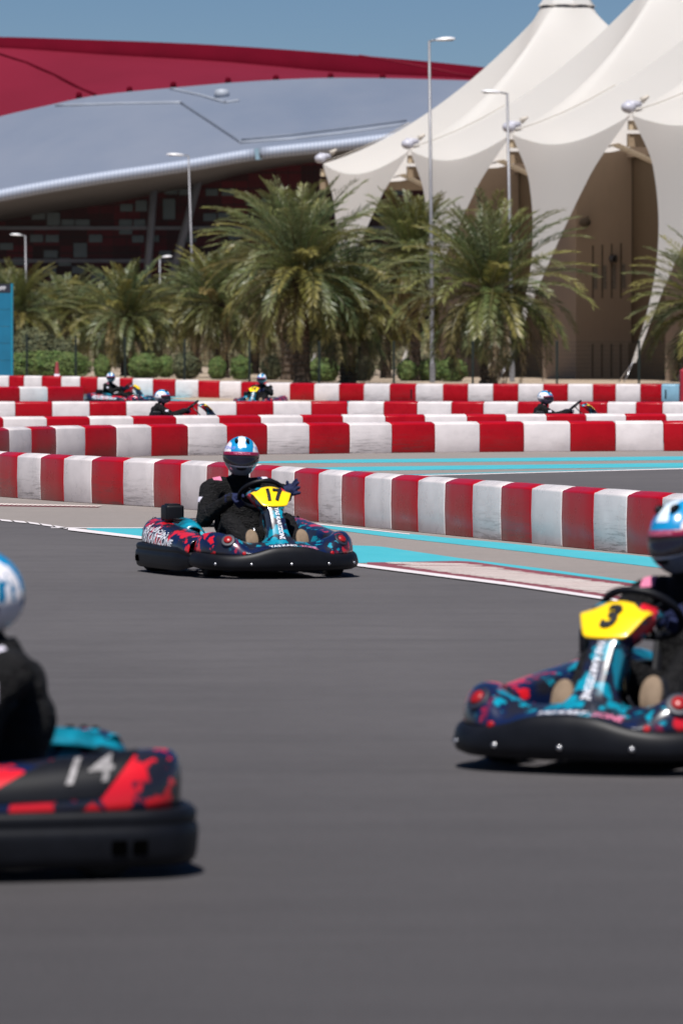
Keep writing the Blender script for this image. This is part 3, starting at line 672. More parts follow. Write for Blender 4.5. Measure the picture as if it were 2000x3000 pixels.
def crown_meshes(seed, nf, L, el_lo=-35, dry=16, yellow=0.3):
    rnd = random.Random(seed); V, Fc, Tn = [], [], []
    for i in range(nf):
        t = i / nf; az = i * 2.39996 + rnd.uniform(-.2, .2); el = R(lerp(86, el_lo, t ** 1.05) + rnd.uniform(-7, 7))
        LL = L * rnd.uniform(0.85, 1.1) * (0.74 + 0.34 * sin(pi * min(1, t * 0.9 + 0.15)))
        dr = R(lerp(38, 74, t) + rnd.uniform(-14, 14)); tn = rnd.choice(GREENS)
        if t > 0.45 and rnd.random() < yellow: tn = tuple(lerp(a, b, rnd.uniform(0.2, 0.7)) for a, b in zip(tn, (0.21, 0.16, 0.045)))
        base = Vector((cos(az) * 0.20, sin(az) * 0.20, rnd.uniform(-0.5, 0.1) * t))
        frond(V, Fc, Tn, base, az, el, LL, dr, tn, rnd, twist=rnd.uniform(-.35, .35))
    a = leaf_mesh('crown', V, Fc, Tn, M['frond']); V, Fc, Tn = [], [], []
    for i in range(dry):
        az = rnd.uniform(0, 2 * pi); el = R(rnd.uniform(-68, -25)); tn = rnd.choice([(0.26, 0.19, 0.12), (0.33, 0.25, 0.15), (0.20, 0.15, 0.10), (0.24, 0.21, 0.10)])
        frond(V, Fc, Tn, (cos(az) * 0.22, sin(az) * 0.22, -0.45), az, el, L * rnd.uniform(0.55, 0.95), R(rnd.uniform(25, 60)), tn, rnd, nl=30, leaf=0.42)
    b = leaf_mesh('dry_fronds', V, Fc, Tn, M['dry']); return a, b
def trunk_mesh(seed, r):
    """unit-height palm trunk with overlapping leaf-base stubs"""
    rnd = random.Random(seed); bm = bmesh.new(); seg = 14; n = 40; rings = []
    for i in range(n + 1):
        t = i / n; rr = r * (1.12 - 0.22 * t + 0.18 * max(0, t - 0.86) / 0.14) * (1.0 + (0.10 if i % 2 else -0.05))
        if i == 0: rr = r * 1.3
        rings.append([bm.verts.new((cos(2*pi*(k + 0.5 * (i % 2)) / seg) * rr * rnd.uniform(0.93, 1.08), sin(2*pi*(k + 0.5 * (i % 2)) / seg) * rr * rnd.uniform(0.93, 1.08), t)) for k in range(seg)])
    for i in range(n):
        for k in range(seg): bm.faces.new((rings[i][k], rings[i][(k+1) % seg], rings[i+1][(k+1) % seg], rings[i+1][k]))
    bm.faces.new(rings[-1]); return bm_mesh('trunk', bm, M['trunk'])
CR = [crown_meshes(11, 100, 5.0, -32, 14), crown_meshes(23, 90, 4.6, -44, 18), crown_meshes(37, 76, 4.2, -44, 20), crown_meshes(51, 90, 4.4, -40, 22, 0.45)]
TR = [trunk_mesh(3, 0.36), trunk_mesh(4, 0.30)]
PALMS = [  # px base, px top, py crown centre, scale px/m, crown variant, crown size, turn, label
 (886, 878, 800, 60, 0, 1.03, 0.3, 'tallest date palm with a wide dark green crown, left of the tall lamp'),
 (845, 838, 740, 56, 1, 0.92, 2.2, 'date palm with a dark trunk close behind the left of the tallest palm'),
 (1018, 1020, 905, 59, 1, 0.86, 1.1, 'shorter date palm just right of the tallest palm'),
 (1430, 1433, 850, 61, 1, 1.10, 4.0, 'date palm with a dark open heart, its trunk left of the shorter right lamp pole'),
 (1215, 1207, 745, 55, 3, 0.90, 5.2, 'upright dark green date palm behind the two right lamp poles'),
 (2085, 2088, 905, 60, 2, 1.08, 0.9, 'date palm cut off by the right edge, only its left fronds in view'),
 (372, 370, 930, 54, 2, 0.86, 2.9, 'grey green date palm with a fanned crown in front of the red windowed wall'),
 (60, 48, 925, 53, 3, 0.80, 0.2, 'date palm at the left edge rising behind the blue board'),
 (205, 198, 925, 48, 2, 0.78, 1.7, 'date palm between the left edge palm and the fanned grey green palm'),
 (655, 640, 890, 54, 3, 0.86, 3.3, 'date palm with yellowing fronds just left of the tallest palm'),
 (576, 570, 900, 47, 0, 0.66, 4.6, 'low date palm with silvery fronds behind the tall lamp at the left'),
 (1130, 1128, 900, 50, 3, 0.76, 0.6, 'low date palm with yellow brown fronds left of the tall lamp pole'),
 (290, 292, 945, 43, 3, 0.72, 5.0, 'small date palm in the back row, left of the fanned grey green palm'),
 (465, 470, 935, 44, 2, 0.78, 1.2, 'small date palm in the back row, right of the fanned grey green palm'),
 (125, 120, 950, 43, 2, 0.76, 3.8, 'small date palm in the back row over the clipped hedge'),
 (745, 748, 930, 46, 3, 0.80, 2.5, 'small date palm in the back row, in the shade of the tallest palm'),
 (945, 948, 935, 46, 2, 0.80, 0.1, 'small date palm in the back row, seen between two dark trunks'),
 (1075, 1072, 925, 45, 2, 0.80, 4.2, 'small date palm in the back row, left of the base of the tall lamp'),
 (1310, 1305, 915, 46, 3, 0.82, 5.5, 'small date palm in the back row, between the two right lamp poles'),
]
for (pb, pt, pc, s, v, sc, turn, lab) in PALMS:
    Y = FPX / s; X = (pb - 1000) / s; g = gz(X, Y); zt = CAM_H + (1028 - pc) / s
    root = link('date_palm', None, loc=(X, Y, g)); tag(root, lab, 'palm tree', 'date palms behind the track')
    lean = (pt - pb) / s; h = zt - g
    tr = link('trunk', TR[0 if s > 55 else 1], root); tr.scale = (1, 1, h)
    tr.rotation_euler = (0, math.atan2(lean, h), 0)
    cr = link('crown', CR[v][0], root, (lean, 0, h)); cr.scale = (sc, sc, sc); cr.rotation_euler = (0, 0, turn)
    dr = link('dry_fronds', CR[v][1], root, (lean, 0, h)); dr.scale = (sc, sc, sc); dr.rotation_euler = (0, 0, turn * 1.7)
# ------------------------------------------------------------------ clipped shrubs, hedge, distant scrub
def shrub_mesh(name, seed, rx, ry, h, nleaf, tints, size=0.07, boxy=2.4):
    rnd = random.Random(seed); V, Fc, Tn = [], [], []
    for i in range(nleaf):
        u = rnd.uniform(-1, 1); a = rnd.uniform(0, 2 * pi); q = sqrt(1 - u * u); d = Vector((q * cos(a), q * sin(a), u))
        k = (abs(d.x) ** boxy + abs(d.y) ** boxy + abs(d.z) ** boxy) ** (-1 / boxy)
        rr = k * rnd.uniform(0.86, 1.03) * (1 + 0.22 * noise.noise(d * 2.6 + Vector((seed, 0, 0))))
        c = Vector((d.x * rr * rx, d.y * rr * ry, h * 0.5 + d.z * rr * h * 0.5))
        n = (d + Vector((rnd.uniform(-.8, .8), rnd.uniform(-.8, .8), rnd.uniform(-.4, .9)))).normalized(); a1, b1 = frame_of(n); s = size * rnd.uniform(0.6, 1.3)
        j = len(V); V += [c - a1 * s, c - b1 * s * 0.5, c + a1 * s, c + b1 * s * 0.5]; Fc.append((j, j+1, j+2, j+3))
        t = rnd.choice(tints); f = rnd.uniform(0.75, 1.25); Tn.append(tuple(x * f for x in t))
    # a leafy core so that the middle is closed
    n0 = len(V); bm = bmesh.new(); bmesh.ops.create_icosphere(bm, subdivisions=3, radius=1)
    for v in bm.verts:
        d = v.co.normalized(); k = (abs(d.x) ** boxy + abs(d.y) ** boxy + abs(d.z) ** boxy) ** (-1 / boxy); k *= 0.86 + 0.06 * noise.noise(d * 5)
        V.append(Vector((d.x * k * rx, d.y * k * ry, h * 0.5 + d.z * k * h * 0.5)))
    for f in bm.faces: Fc.append(tuple(n0 + v.index for v in f.verts)); Tn.append(tints[0])
    bm.free(); return leaf_mesh(name, V, Fc, Tn, M['shrub'])
M['shrub'] = m_leaf('clipped_shrub_leaves', 0.1); M['shrub'].node_tree.nodes['Principled BSDF'].inputs['Roughness'].default_value = 0.8
SG = [(0.055, 0.105, 0.025), (0.075, 0.14, 0.03), (0.10, 0.17, 0.035)]; SD = [(0.045, 0.06, 0.03), (0.06, 0.075, 0.035), (0.08, 0.09, 0.045)]
SH = [shrub_mesh('foliage', 1, 0.85, 0.8, 1.25, 3400, SG), shrub_mesh('foliage', 2, 0.75, 0.8, 1.15, 3000, SG), shrub_mesh('foliage', 3, 0.9, 0.8, 1.3, 3000, SD)]
def shrub(px, s, mi, k, lab, kz=1.0):
    X, Y = (px - 1000) / s, FPX / s; o = link('clipped_shrub', SH[mi], loc=(X, Y, gz(X, Y) - 0.03)); o.scale = (k, k, kz); o.rotation_euler = (0, 0, px * 0.7)
    tag(o, lab, 'shrub', 'clipped shrubs under the palms')
for a in [(425, 58, 0, 0.95, 'round clipped green shrub right of the trunk of the fanned grey green palm'), (545, 58, 2, 0.85, 'dark clipped shrub behind the fence post left of the row of trunks'),
          (636, 57, 1, 0.55, 'narrow clipped shrub left of a thin dark palm trunk'), (706, 57, 0, 0.62, 'bright narrow shrub directly left of a green fence post, above the kart numbered 16'),
          (795, 56, 2, 0.6, 'dark shrub squeezed left of the double palm trunk'), (945, 57, 0, 0.98, 'widest round clipped shrub between the tallest palm and the next trunk'),
          (1060, 55, 2, 0.75, 'dark clipped shrub right of the short palm trunk'), (1195, 55, 1, 0.75, 'clipped shrub behind the slanting tie cables left of the tall lamp base'),
          (1260, 55, 0, 0.8, 'clipped green shrub around the base of the tall lamp'), (1325, 56, 0, 0.85, 'round clipped shrub between the tall lamp and the palm with the dark heart'),
          (300, 60, 1, 0.5, 'small bright shrub at the foot of the fanned grey green palm'), (485, 56, 1, 0.6, 'small clipped shrub beside the pale drooping dry fronds')]: shrub(*a)
hm = shrub_mesh('foliage', 9, 1.95, 0.7, 1.3, 8000, SG, 0.07, 5.0)
h_ = link('hedge', hm, loc=(-14.0, FPX / 62, 0.22)); tag(h_, 'long flat topped clipped green hedge at the left behind the fence', 'hedge')
for (px, s, k, lab) in [(95, 58, 1.25, 'tall loose dark bush beside the blue board, behind the hedge'), (175, 56, 1.0, 'loose grey green bush behind the right part of the hedge')]:
    X, Y = (px - 1000) / s, FPX / s; o = link('loose_bush', SH[2], loc=(X, Y, gz(X, Y))); o.scale = (k, k, k * 1.5); tag(o, lab, 'bush')
# scrub that reads as one mass, far behind the palms
rnd = random.Random(77); V, Fc, Tn = [], [], []
for i in range(26000):
    X = rnd.uniform(-32, 9.5); Y = rnd.uniform(470, 520); hh = 2.3 + 1.0 * noise.noise(Vector((X * 0.3, 3, 0))) + 0.7 * noise.noise(Vector((X * 1.1, 8, 0)))
    c = Vector((X, Y, rnd.random() ** 0.8 * hh)); a1, b1 = frame_of(Vector((rnd.uniform(-1, 1), -1, rnd.uniform(-.3, 1.0)))); s = rnd.uniform(0.12, 0.30)
    j = len(V); V += [c - a1 * s, c - b1 * s * 0.5, c + a1 * s, c + b1 * s * 0.5]; Fc.append((j, j+1, j+2, j+3)); f = rnd.uniform(0.7, 1.3)
    Tn.append(tuple(x * f for x in rnd.choice([(0.10, 0.09, 0.055), (0.07, 0.08, 0.045), (0.16, 0.13, 0.08)])))
tag(link('distant_scrub', leaf_mesh('distant_scrub', V, Fc, Tn, M['shrub'])), 'brown green scrub far behind the palm trunks', 'scrub', kind='stuff')
# ------------------------------------------------------------------ street lamps
M['galv'] = simple('galvanised_steel', (0.20, 0.20, 0.215), 0.5, 0.4, 0.5, 0.12, 2)
M['lamp_white'] = simple('lamp_housing', (0.62, 0.62, 0.64), 0.35, 0.1, 0.5, 0.06, 3); M['lamp_glass'] = simple('lamp_lens', (0.10, 0.10, 0.10), 0.2, 0, 0.5, 0.1)
def lamp(px, py_top, px_top, s, side, L, hw, lab):
    X, Y = (px - 1000) / s, FPX / s; g = gz(X, Y); h = CAM_H + (1028 - py_top) / s - g; lean = (px_top - px) / s
    root = link('street_lamp', None, loc=(X, Y, g)); tag(root, lab, 'street lamp', 'street lamps among the palms')
    bm = bmesh.new(); tube(bm, [(0, 0, 0), (0, 0, 0.02), (lean * 0.2, 0, h * 0.3), (lean, 0, h)], [0.125, 0.115, 0.10, 0.065], 12); link('pole', bm_mesh('pole', bm, M['galv'], True), root)
    bm = bmesh.new(); box(bm, (0, 0, 0.5), (0.27, 0.27, 1.0), None, 0.02); link('base_box', bm_mesh('base_box', bm, M['galv']), root)
    bm = bmesh.new(); tube(bm, [(lean, 0, h - 0.02), (lean + side * L * 0.45, 0, h + 0.05)], [0.05, 0.045], 8); link('arm', bm_mesh('arm', bm, M['galv'], True), root)
    bm = bmesh.new(); vs = ball(bm, (0, 0, 0), 1.0, 3)
    for v in vs:
        z = v.co.z * (0.15 if v.co.z > 0 else 0.07); v.co = Vector((lean + side * (L * 0.45 + hw * 0.5 + v.co.x * hw * 0.55), v.co.y * 0.24, h + 0.06 + z + 0.03 * v.co.x))
    hd = link('lamp_head', bm_mesh('lamp_head', bm, M['lamp_white'], True), root)
    bm = bmesh.new(); box(bm, (lean + side * (L * 0.45 + hw * 0.6), 0, h + 0.012), (hw * 0.6, 0.26, 0.03), None, 0.01); link('lens', bm_mesh('lens', bm, M['lamp_glass']), hd)
lamp(1266, 122, 1256, 58, 1, 0.75, 0.95, 'tallest grey street lamp, its head pointing right against the sky')
lamp(1499, 275, 1484, 56, -1, 0.85, 0.95, 'grey street lamp in front of the tents, its head pointing left')
lamp(570, 457, 553, 36, -1, 0.9, 1.35, 'street lamp in front of the silver roof, its head pointing left')
lamp(80, 691, 76, 33, -1, 0.7, 1.0, 'short distant street lamp at the left edge before the windowed wall')
lamp(470, 755, 469, 33, 1, 0.5, 0.85, 'smallest distant street lamp beside the slanted columns, head pointing right')
# ------------------------------------------------------------------ green mesh fence
M['fence'] = simple('dark_green_coating', (0.002, 0.009, 0.008), 0.5, 0, 0.4, 0.1)
fp = [(-60, 976), (80, 979), (223, 984), (367, 988), (541, 993), (731, 997), (935, 1000), (1153, 1000), (1384, 999), (1630, 998), (1870, 997), (2130, 996)]
fence = link('mesh_fence', None, loc=((1384 - 1000) / 65, FPX / 65, 0)); tag(fence, 'dark green welded mesh fence running behind the farthest barrier row', 'fence')
fpos = []
for (px, pt) in fp:
    s = pw([(0, 64), (1200, 65), (2000, 65)], px); X, Y = (px - 1000) / s, FPX / s; fpos.append((X, Y, gz(X, Y), CAM_H + (1028 - pt) / s))
for (X, Y, g, zt) in fpos:
    bm = bmesh.new(); box(bm, (X, Y, (g + zt) / 2), (0.10, 0.10, zt - g), None, 0.01); o = link('post', bm_mesh('post', bm, M['fence']), fence); o.location = -fence.location
for i in range(len(fpos) - 1):
    (X0, Y0, g0, z0), (X1, Y1, g1, z1) = fpos[i], fpos[i + 1]; bm = bmesh.new(); L = sqrt((X1 - X0) ** 2 + (Y1 - Y0) ** 2); n = int(L / 0.10)
    for k in range(1, n):
        t = k / n; x, y = lerp(X0, X1, t), lerp(Y0, Y1, t); a, b = lerp(g0, g1, t) + 0.05, lerp(z0, z1, t) - 0.06
        q = [bm.verts.new(p) for p in ((x - .003, y, a), (x + .003, y, a), (x + .003, y, b), (x - .003, y, b))]; bm.faces.new(q)
    for k in range(11):
        t = k / 10; q = []
        a, b = lerp(g0 + 0.05, z0 - 0.06, t), lerp(g1 + 0.05, z1 - 0.06, t)
        bm.faces.new([bm.verts.new(p) for p in ((X0, Y0 - .004, a - .004), (X1, Y1 - .004, b - .004), (X1, Y1 - .004, b + .004), (X0, Y0 - .004, a + .004))])
    o = link('mesh_panel', bm_mesh('mesh_panel', bm, M['fence']), fence); o.location = -fence.location
# ------------------------------------------------------------------ blue board with a black header, cone, red pillar
M['board_blue'] = simple('blue_board', (0.004, 0.115, 0.215), 0.5, 0, 0.4, 0.12, 1.2); M['board_edge'] = simple('board_edge', (0.004, 0.17, 0.27), 0.45, 0, 0.4, 0.1); M['board_black'] = simple('board_header', (0.016, 0.018, 0.032), 0.5, 0, 0.4, 0.2)
Yb = 212.0; sb_ = FPX / Yb
xr = (39 - 1000) / sb_; zt = CAM_H + (1028 - 832) / sb_; bd = link('blue_board', None, loc=(xr - 2.4, Yb, 0.2)); tag(bd, 'tall blue advertising board with a black lettered header at the left edge', 'advertising board')
def bbox(name, x0, x1, y0, y1, z0, z1, mat):
    bm = bmesh.new(); box(bm, ((x0 + x1) / 2 - (xr - 2.4), (y0 + y1) / 2 - Yb, (z0 + z1) / 2 - 0.2), (x1 - x0, y1 - y0, z1 - z0)); return link(name, bm_mesh(name, bm, mat), bd)
for i in range(6):
    z0 = lerp(0.0, zt - 0.33, i / 6); z1 = lerp(0.0, zt - 0.33, (i + 1) / 6); bbox('panel', xr - 4.8, xr - 0.075, Yb, Yb + 0.5, z0 + 0.006, z1 - 0.006, M['board_blue'])
bbox('header', xr - 4.8, xr - 0.075, Yb - 0.01, Yb + 0.5, zt - 0.32, zt, M['board_black']); bbox('edge_post', xr - 0.073, xr + 0.0, Yb - 0.03, Yb + 0.53, 0, zt + 0.02, M['board_edge'])
bm = text_verts('LIFF', 0.20, 0.15, 0.01, 'RIGHT', 0)
for v in bm.verts: v.co = Vector((v.co.x + 2.4 - 0.27, -0.016, v.co.y + zt - 0.2 - 0.17))
link('lettering', bm_mesh('lettering', bm, M['white_ink'], recalc=False), bd)
s = 86; X, Y = (168 - 1000) / s, FPX / s
cn = link('traffic_cone', None, loc=(X, Y, gz(X, Y))); tag(cn, 'narrow red traffic cone with a pale sleeve in front of the hedge', 'traffic cone')
M['cone_red'] = simple('cone_plastic', (0.20, 0.03, 0.035), 0.6, 0, 0.3, 0.2)
bm = bmesh.new(); lathe(bm, [(0.17, 0), (0.14, 0.05), (0.05, 0.95), (0.03, 1.0)], 14); link('cone_body', bm_mesh('cone_body', bm, M['cone_red'], True), cn)
bm = bmesh.new(); lathe(bm, [(0.125, 0.30), (0.095, 0.58)], 14); link('sleeve', bm_mesh('sleeve', bm, M['paper'], True), cn)
bm = bmesh.new(); box(bm, (0, 0, 0.02), (0.42, 0.42, 0.04), None, 0.01); link('base_plate', bm_mesh('base_plate', bm, M['rubber']), cn)
s = 97; X, Y = (1990 - 1000) / s + 0.35, FPX / s
pl_ = link('red_pillar', None, loc=(X, Y, 0)); tag(pl_, 'tall dull red plastic block standing at the right edge before the farthest barrier row', 'marker block')
M['pillar'] = simple('dull_red_plastic', (0.30, 0.012, 0.025), 0.5, 0, 0.4, 0.15, 2)
bm = bmesh.new(); box(bm, (0, 0, 0.53), (0.70, 0.5, 1.02), None, 0.05); link('body', bm_mesh('body', bm, M['pillar']), pl_)
bm = bmesh.new(); box(bm, (0, 0, 1.06), (0.56, 0.36, 0.05), None, 0.02); link('cap', bm_mesh('cap', bm, M['pillar']), pl_)
# ------------------------------------------------------------------ barrier blocks, one object each
def block_mesh(mat, h, th):
    """rounded plastic block, 1 m long along x, front face at y = 0, crowned top"""
    bm = bmesh.new(); prof = []
    r = 0.024; n = 4
    prof += [(0.006, 0.0), (0.0, 0.012), (-0.006, h * 0.5), (0.0, h - r)]
    for k in range(1, n + 1): a = pi / 2 * k / n; prof.append((r - r * cos(a), h - r + r * sin(a)))
    for k in range(1, 6): t = k / 6; prof.append((lerp(r, th - r, t), h + 0.028 * sin(pi * t)))
    for k in range(0, n + 1): a = pi / 2 * k / n; prof.append((th - r + r * sin(a), h - r + r * cos(a)))
    prof += [(th, 0.02), (th - 0.012, 0.0)]
    xs_ = [(-0.5, 0.009), (-0.494, 0.002), (-0.485, 0.0), (-0.2, -0.002), (0.2, -0.002), (0.485, 0.0), (0.494, 0.002), (0.5, 0.009)]
    rings = []
    cy, cz = th / 2, h / 2
    for (x, inset) in xs_:
        ring = []
        for (y, z) in prof:
            yy = y + (inset if y < cy else -inset); zz = z - (inset if z > cz else 0)
            ring.append(bm.verts.new((x, yy, max(0, zz))))
        rings.append(ring)
    m = len(prof)
    for i in range(len(rings) - 1):
        for k in range(m): bm.faces.new((rings[i][k], rings[i][(k+1) % m], rings[i+1][(k+1) % m], rings[i+1][k]))
    bm.faces.new(rings[0][::-1]); bm.faces.new(rings[-1])
    return bm_mesh('barrier_block', bm, mat, True)
ORD = ['first', 'second', 'third', 'fourth', 'fifth', 'sixth', 'seventh', 'eighth', 'ninth', 'tenth', 'eleventh', 'twelfth', 'thirteenth', 'fourteenth', 'fifteenth', 'sixteenth', 'seventeenth', 'eighteenth']
BM_ = {}
def block_row(pts, colours, h, th, rowname, group):
    """pts: ground points (Vector) at the joints, left to right; the front faces look towards the camera"""
    cnt = {}
    for i in range(len(pts) - 1):
        a, b = pts[i], pts[i + 1]; c = colours[i]; key = (c, h, th)
        if key not in BM_: BM_[key] = block_mesh(M[{'r': 'bar_red', 'w': 'bar_white', 'b': 'bar_blue'}[c]], h, th)
        d = b - a; L = sqrt(d.x ** 2 + d.y ** 2); mid = (a + b) / 2
        o = link('barrier_block', BM_[key], loc=(mid.x, mid.y, (gz(a.x, a.y) + gz(b.x, b.y)) / 2 + 0.004)); o.scale = ((L - 0.008), 1, 1); o.rotation_euler = (0, 0, math.atan2(d.y, d.x))
        nm = {'r': 'red', 'w': 'white', 'b': 'pale blue'}[c]; k = cnt.get(c, 0); cnt[c] = k + 1
        lab = ('%s %s barrier block from the left in %s' % (ORD[k], nm, rowname)) if c != 'b' else 'the only pale blue barrier block in %s' % rowname
        tag(o, lab, 'barrier block', group)
def alt(first, n): return [('r' if (i % 2 == 0) == (first == 'r') else 'w') for i in range(n)]
def integrate(bx, anchor_i, anchor_py, L, sign):
    """joint pixels bx; the joint anchor_i touches the ground at anchor_py; equal block length L gives the depth"""
    p0 = G(bx[anchor_i], anchor_py); out = {anchor_i: p0}
    for rng in (range(anchor_i + 1, len(bx)), range(anchor_i - 1, -1, -1)):
        p = p0
        for i in rng:
            step = 1 if i > anchor_i else -1; ry = ray(bx[i], 1500); kx = ry.x / ry.y
            # solve |q-p| = L with q = (kx*Y, Y)
            A = kx * kx + 1; B = -2 * (p.x * kx + p.y); C_ = p.x ** 2 + p.y ** 2 - L * L; D_ = max(0, B * B - 4 * A * C_)
            Y = (-B + (sign * step) * sqrt(D_)) / (2 * A); p = Vector((kx * Y, Y, 0)); out[i] = p
    return [out[i] for i in range(len(bx))]
E = [-130, -68, -8, 51, 119, 187, 268, 361, 450, 529, 605, 668, 732, 794, 861, 932, 1000, 1067, 1145, 1223, 1302, 1383, 1466, 1555, 1644, 1737, 1834, 1937, 2045, 2160]
# colours: 51..119 is white
Ec = ['r' if (i - 3) % 2 else 'w' for i in range(len(E) - 1)]
block_row(integrate(E, 17, 1545, 0.77, -1), Ec, 0.462, 0.24, 'the nearest curved row', 'barrier blocks of the nearest row')
D_ = [-28, 0 - 1, 29, 94, 166, 251, 343, 445, 552, 666, 784, 907, 1025, 1148, 1274, 1405, 1534, 1670, 1802, 1942, 2085]
D_ = [-90, -32, 29, 94, 166, 251, 343, 445, 552, 666, 784, 907, 1025, 1148, 1274, 1405, 1534, 1670, 1802, 1942, 2085]
Dc = ['w' if i % 2 == (2 % 2) else 'r' for i in range(len(D_) - 1)]
block_row(integrate(D_, 12, 1329, 0.775, 1), Dc, 0.455, 0.26, 'the second row from the camera', 'barrier blocks of the second row')
def flat_row(bx, s_pts, colours, *a): block_row([Vector(((x - 1000) / pw(s_pts, x), FPX / pw(s_pts, x), 0)) for x in bx], colours, *a)
C = [-115, 12, 139, 265, 392, 518, 644, 766, 888, 1005, 1129, 1245, 1368, 1483, 1601, 1717, 1833, 1951, 2068]
flat_row(C, [(0, 174), (1000, 168), (2000, 165.5)], alt('r', len(C) - 1), 0.46, 0.26, 'the third row from the camera', 'barrier blocks of the third row')
B = [-62, 46, 154, 263.5, 371, 476, 580, 693, 801, 912, 1018, 1123, 1221, 1321, 1415, 1515, 1606, 1696, 1777, 1861, 1939, 2018]
flat_row(B, [(0, 135), (1000, 134), (2000, 136)], alt('w', len(B) - 1), 0.47, 0.28, 'the fourth row from the camera', 'barrier blocks of the fourth row')
A = [-62, -18, 27, 71, 123, 180, 235, 286, 351, 389, 448, 514, 581, 643, 706, 777, 848, 920, 992, 1065, 1140, 1217, 1296, 1370, 1443, 1517, 1590, 1662, 1735, 1802, 1874, 1936, 1988, 2050]
Ac = ['w' if i % 2 == 1 else 'r' for i in range(len(A) - 1)]; Ac[-2] = 'b'
flat_row(A, [(0, 90.5), (700, 91), (1300, 93), (2000, 93.5)], Ac, 0.53, 0.30, 'the farthest row below the fence', 'barrier blocks of the farthest row')
A2 = [-80, 0, 60, 141, 225]
A2 = [-20, 60, 141, 246]
flat_row(A2, [(0, 105), (250, 104)], ['r', 'w', 'r'], 0.52, 0.28, 'the short row end at the left', 'barrier blocks of the short row end')
# small black fixing straps on the far blocks
for (px, s, wh) in [(186, 90.6, 'white block at the left'), (1204, 93, 'red block below the tall lamp'), (1948, 93.6, 'pale blue block'), (1446, 93, 'white block under the palm with the dark heart')]:
    X, Y = (px - 1000) / s, FPX / s; bm = bmesh.new(); box(bm, (0, 0, 0.24), (0.05, 0.02, 0.3), None, 0.008); o = link('fixing_strap', bm_mesh('fixing_strap', bm, M['black_pl']), loc=(X, Y - 0.012, gz(X, Y)))
    tag(o, 'short black vertical strap on the far ' + wh, 'strap', 'fixing straps on the farthest row')
# ------------------------------------------------------------------ go-karts (x forward, y left, z up, origin on the ground)
CACHE = {}
M['grey_ink'] = simple('worn_grey_lettering', (0.22, 0.21, 0.215), 0.5, 0, 0.4, 0.5, 30)
M['teal_gloss'] = simple('teal_gloss_plastic', (0.003, 0.15, 0.22), 0.3, 0, 0.5, 0.8, 9, coat=0.4)
def cached(key, fn):
    if key not in CACHE: CACHE[key] = fn()
    return CACHE[key]
def catv(pts, t):
    n = len(pts); t = max(0, min(n - 1.0001, t)); i = int(t); f = t - i
    p1, p2 = pts[i], pts[i + 1]; p0 = pts[i - 1] if i > 0 else p1 * 2 - p2; p3 = pts[i + 2] if i + 2 < n else p2 * 2 - p1
    return 0.5 * ((2 * p1) + (p2 - p0) * f + (2*p0 - 5*p1 + 4*p2 - p3) * f * f + (3*p1 - p0 - 3*p2 + p3) * f ** 3)
V3 = lambda *a: Vector(a)
NF = [(V3(.950,0,.205), V3(.87,0,.225), V3(.76,0,.262)), (V3(.945,.15,.195), V3(.86,.15,.222), V3(.74,.13,.238)), (V3(.925,.30,.160), V3(.85,.29,.225), V3(.70,.27,.232)),
      (V3(.885,.43,.145), V3(.88,.41,.31), V3(.68,.39,.275)), (V3(.81,.545,.145), V3(.82,.53,.35), V3(.64,.46,.30)), (V3(.70,.625,.150), V3(.70,.62,.36), V3(.58,.50,.31)),
      (V3(.58,.662,.155), V3(.57,.66,.35), V3(.50,.52,.305)), (V3(.46,.668,.155), V3(.46,.66,.32), V3(.42,.53,.29))]
NF = [tuple(Vector((q.x, q.y * 0.85, q.z + (0.018 if k == 2 and q.y < .3 else 0) + (.016 if k == 0 else 0))) for k, q in enumerate(s)) for s in NF]
def nose(u, v):
    t = abs(u) * (len(NF) - 1); a, b, c = (catv([s[k] for s in NF], t) for k in range(3))
    v_ = v; p = a * (1 - v_) ** 2 + b * (2 * v_ * (1 - v_)) + c * v_ * v_
    return Vector((p.x, p.y if u >= 0 else -p.y, p.z))
def nose_full(u, v):   # adds a rolled edge down at the rear
    if v <= 0.85: return nose(u, v / 0.85)
    p = nose(u, 1.0); k = (v - 0.85) / 0.15; return p + Vector((-0.02 * k, 0, -0.09 * k * k))
PO = [(V3(.43,.60,.165), V3(.44,.60,.27), V3(.42,.50,.265)), (V3(.22,.635,.175), V3(.22,.65,.31), V3(.22,.46,.295)), (V3(-.15,.655,.185), V3(-.15,.67,.36), V3(-.15,.44,.325)),
      (V3(-.50,.660,.190), V3(-.50,.67,.40), V3(-.50,.43,.35)), (V3(-.74,.635,.190), V3(-.74,.66,.44), V3(-.71,.41,.36)), (V3(-.86,.54,.190), V3(-.88,.57,.45), V3(-.80,.40,.355)), (V3(-.905,.40,.190), V3(-.93,.40,.43), V3(-.84,.36,.345))]
def pod(side):
    def S(u, v):
        t = u * (len(PO) - 1); a, b, c = (catv([s[k] for s in PO], t) for k in range(3)); w_ = min(1.0, v / 0.72)
        p = a * (1 - w_) ** 2 + b * (2 * w_ * (1 - w_)) + c * w_ * w_
        if v > 0.72: k = (v - 0.72) / 0.28; p = p + Vector((0, -0.05 * k, -0.16 * k * k))
        return Vector((p.x, p.y * side, p.z))
    return S
CC = [(0.0, V3(.785,0,.232)), (.12, V3(.742,0,.275)), (.35, V3(.655,0,.385)), (.58, V3(.575,0,.495)), (.8, V3(.49,0,.575)), (1.0, V3(.405,0,.628))]
HW = [(0.0, .175), (.07, .125), (.16, .088), (.35, .074), (.56, .076), (.60, .096), (.86, .150), (.94, .144), (1.0, .118)]
def colc(t):
    for i in range(len(CC) - 1):
        if t <= CC[i + 1][0] or i == len(CC) - 2:
            f = (t - CC[i][0]) / (CC[i + 1][0] - CC[i][0]); return CC[i][1].lerp(CC[i + 1][1], f)
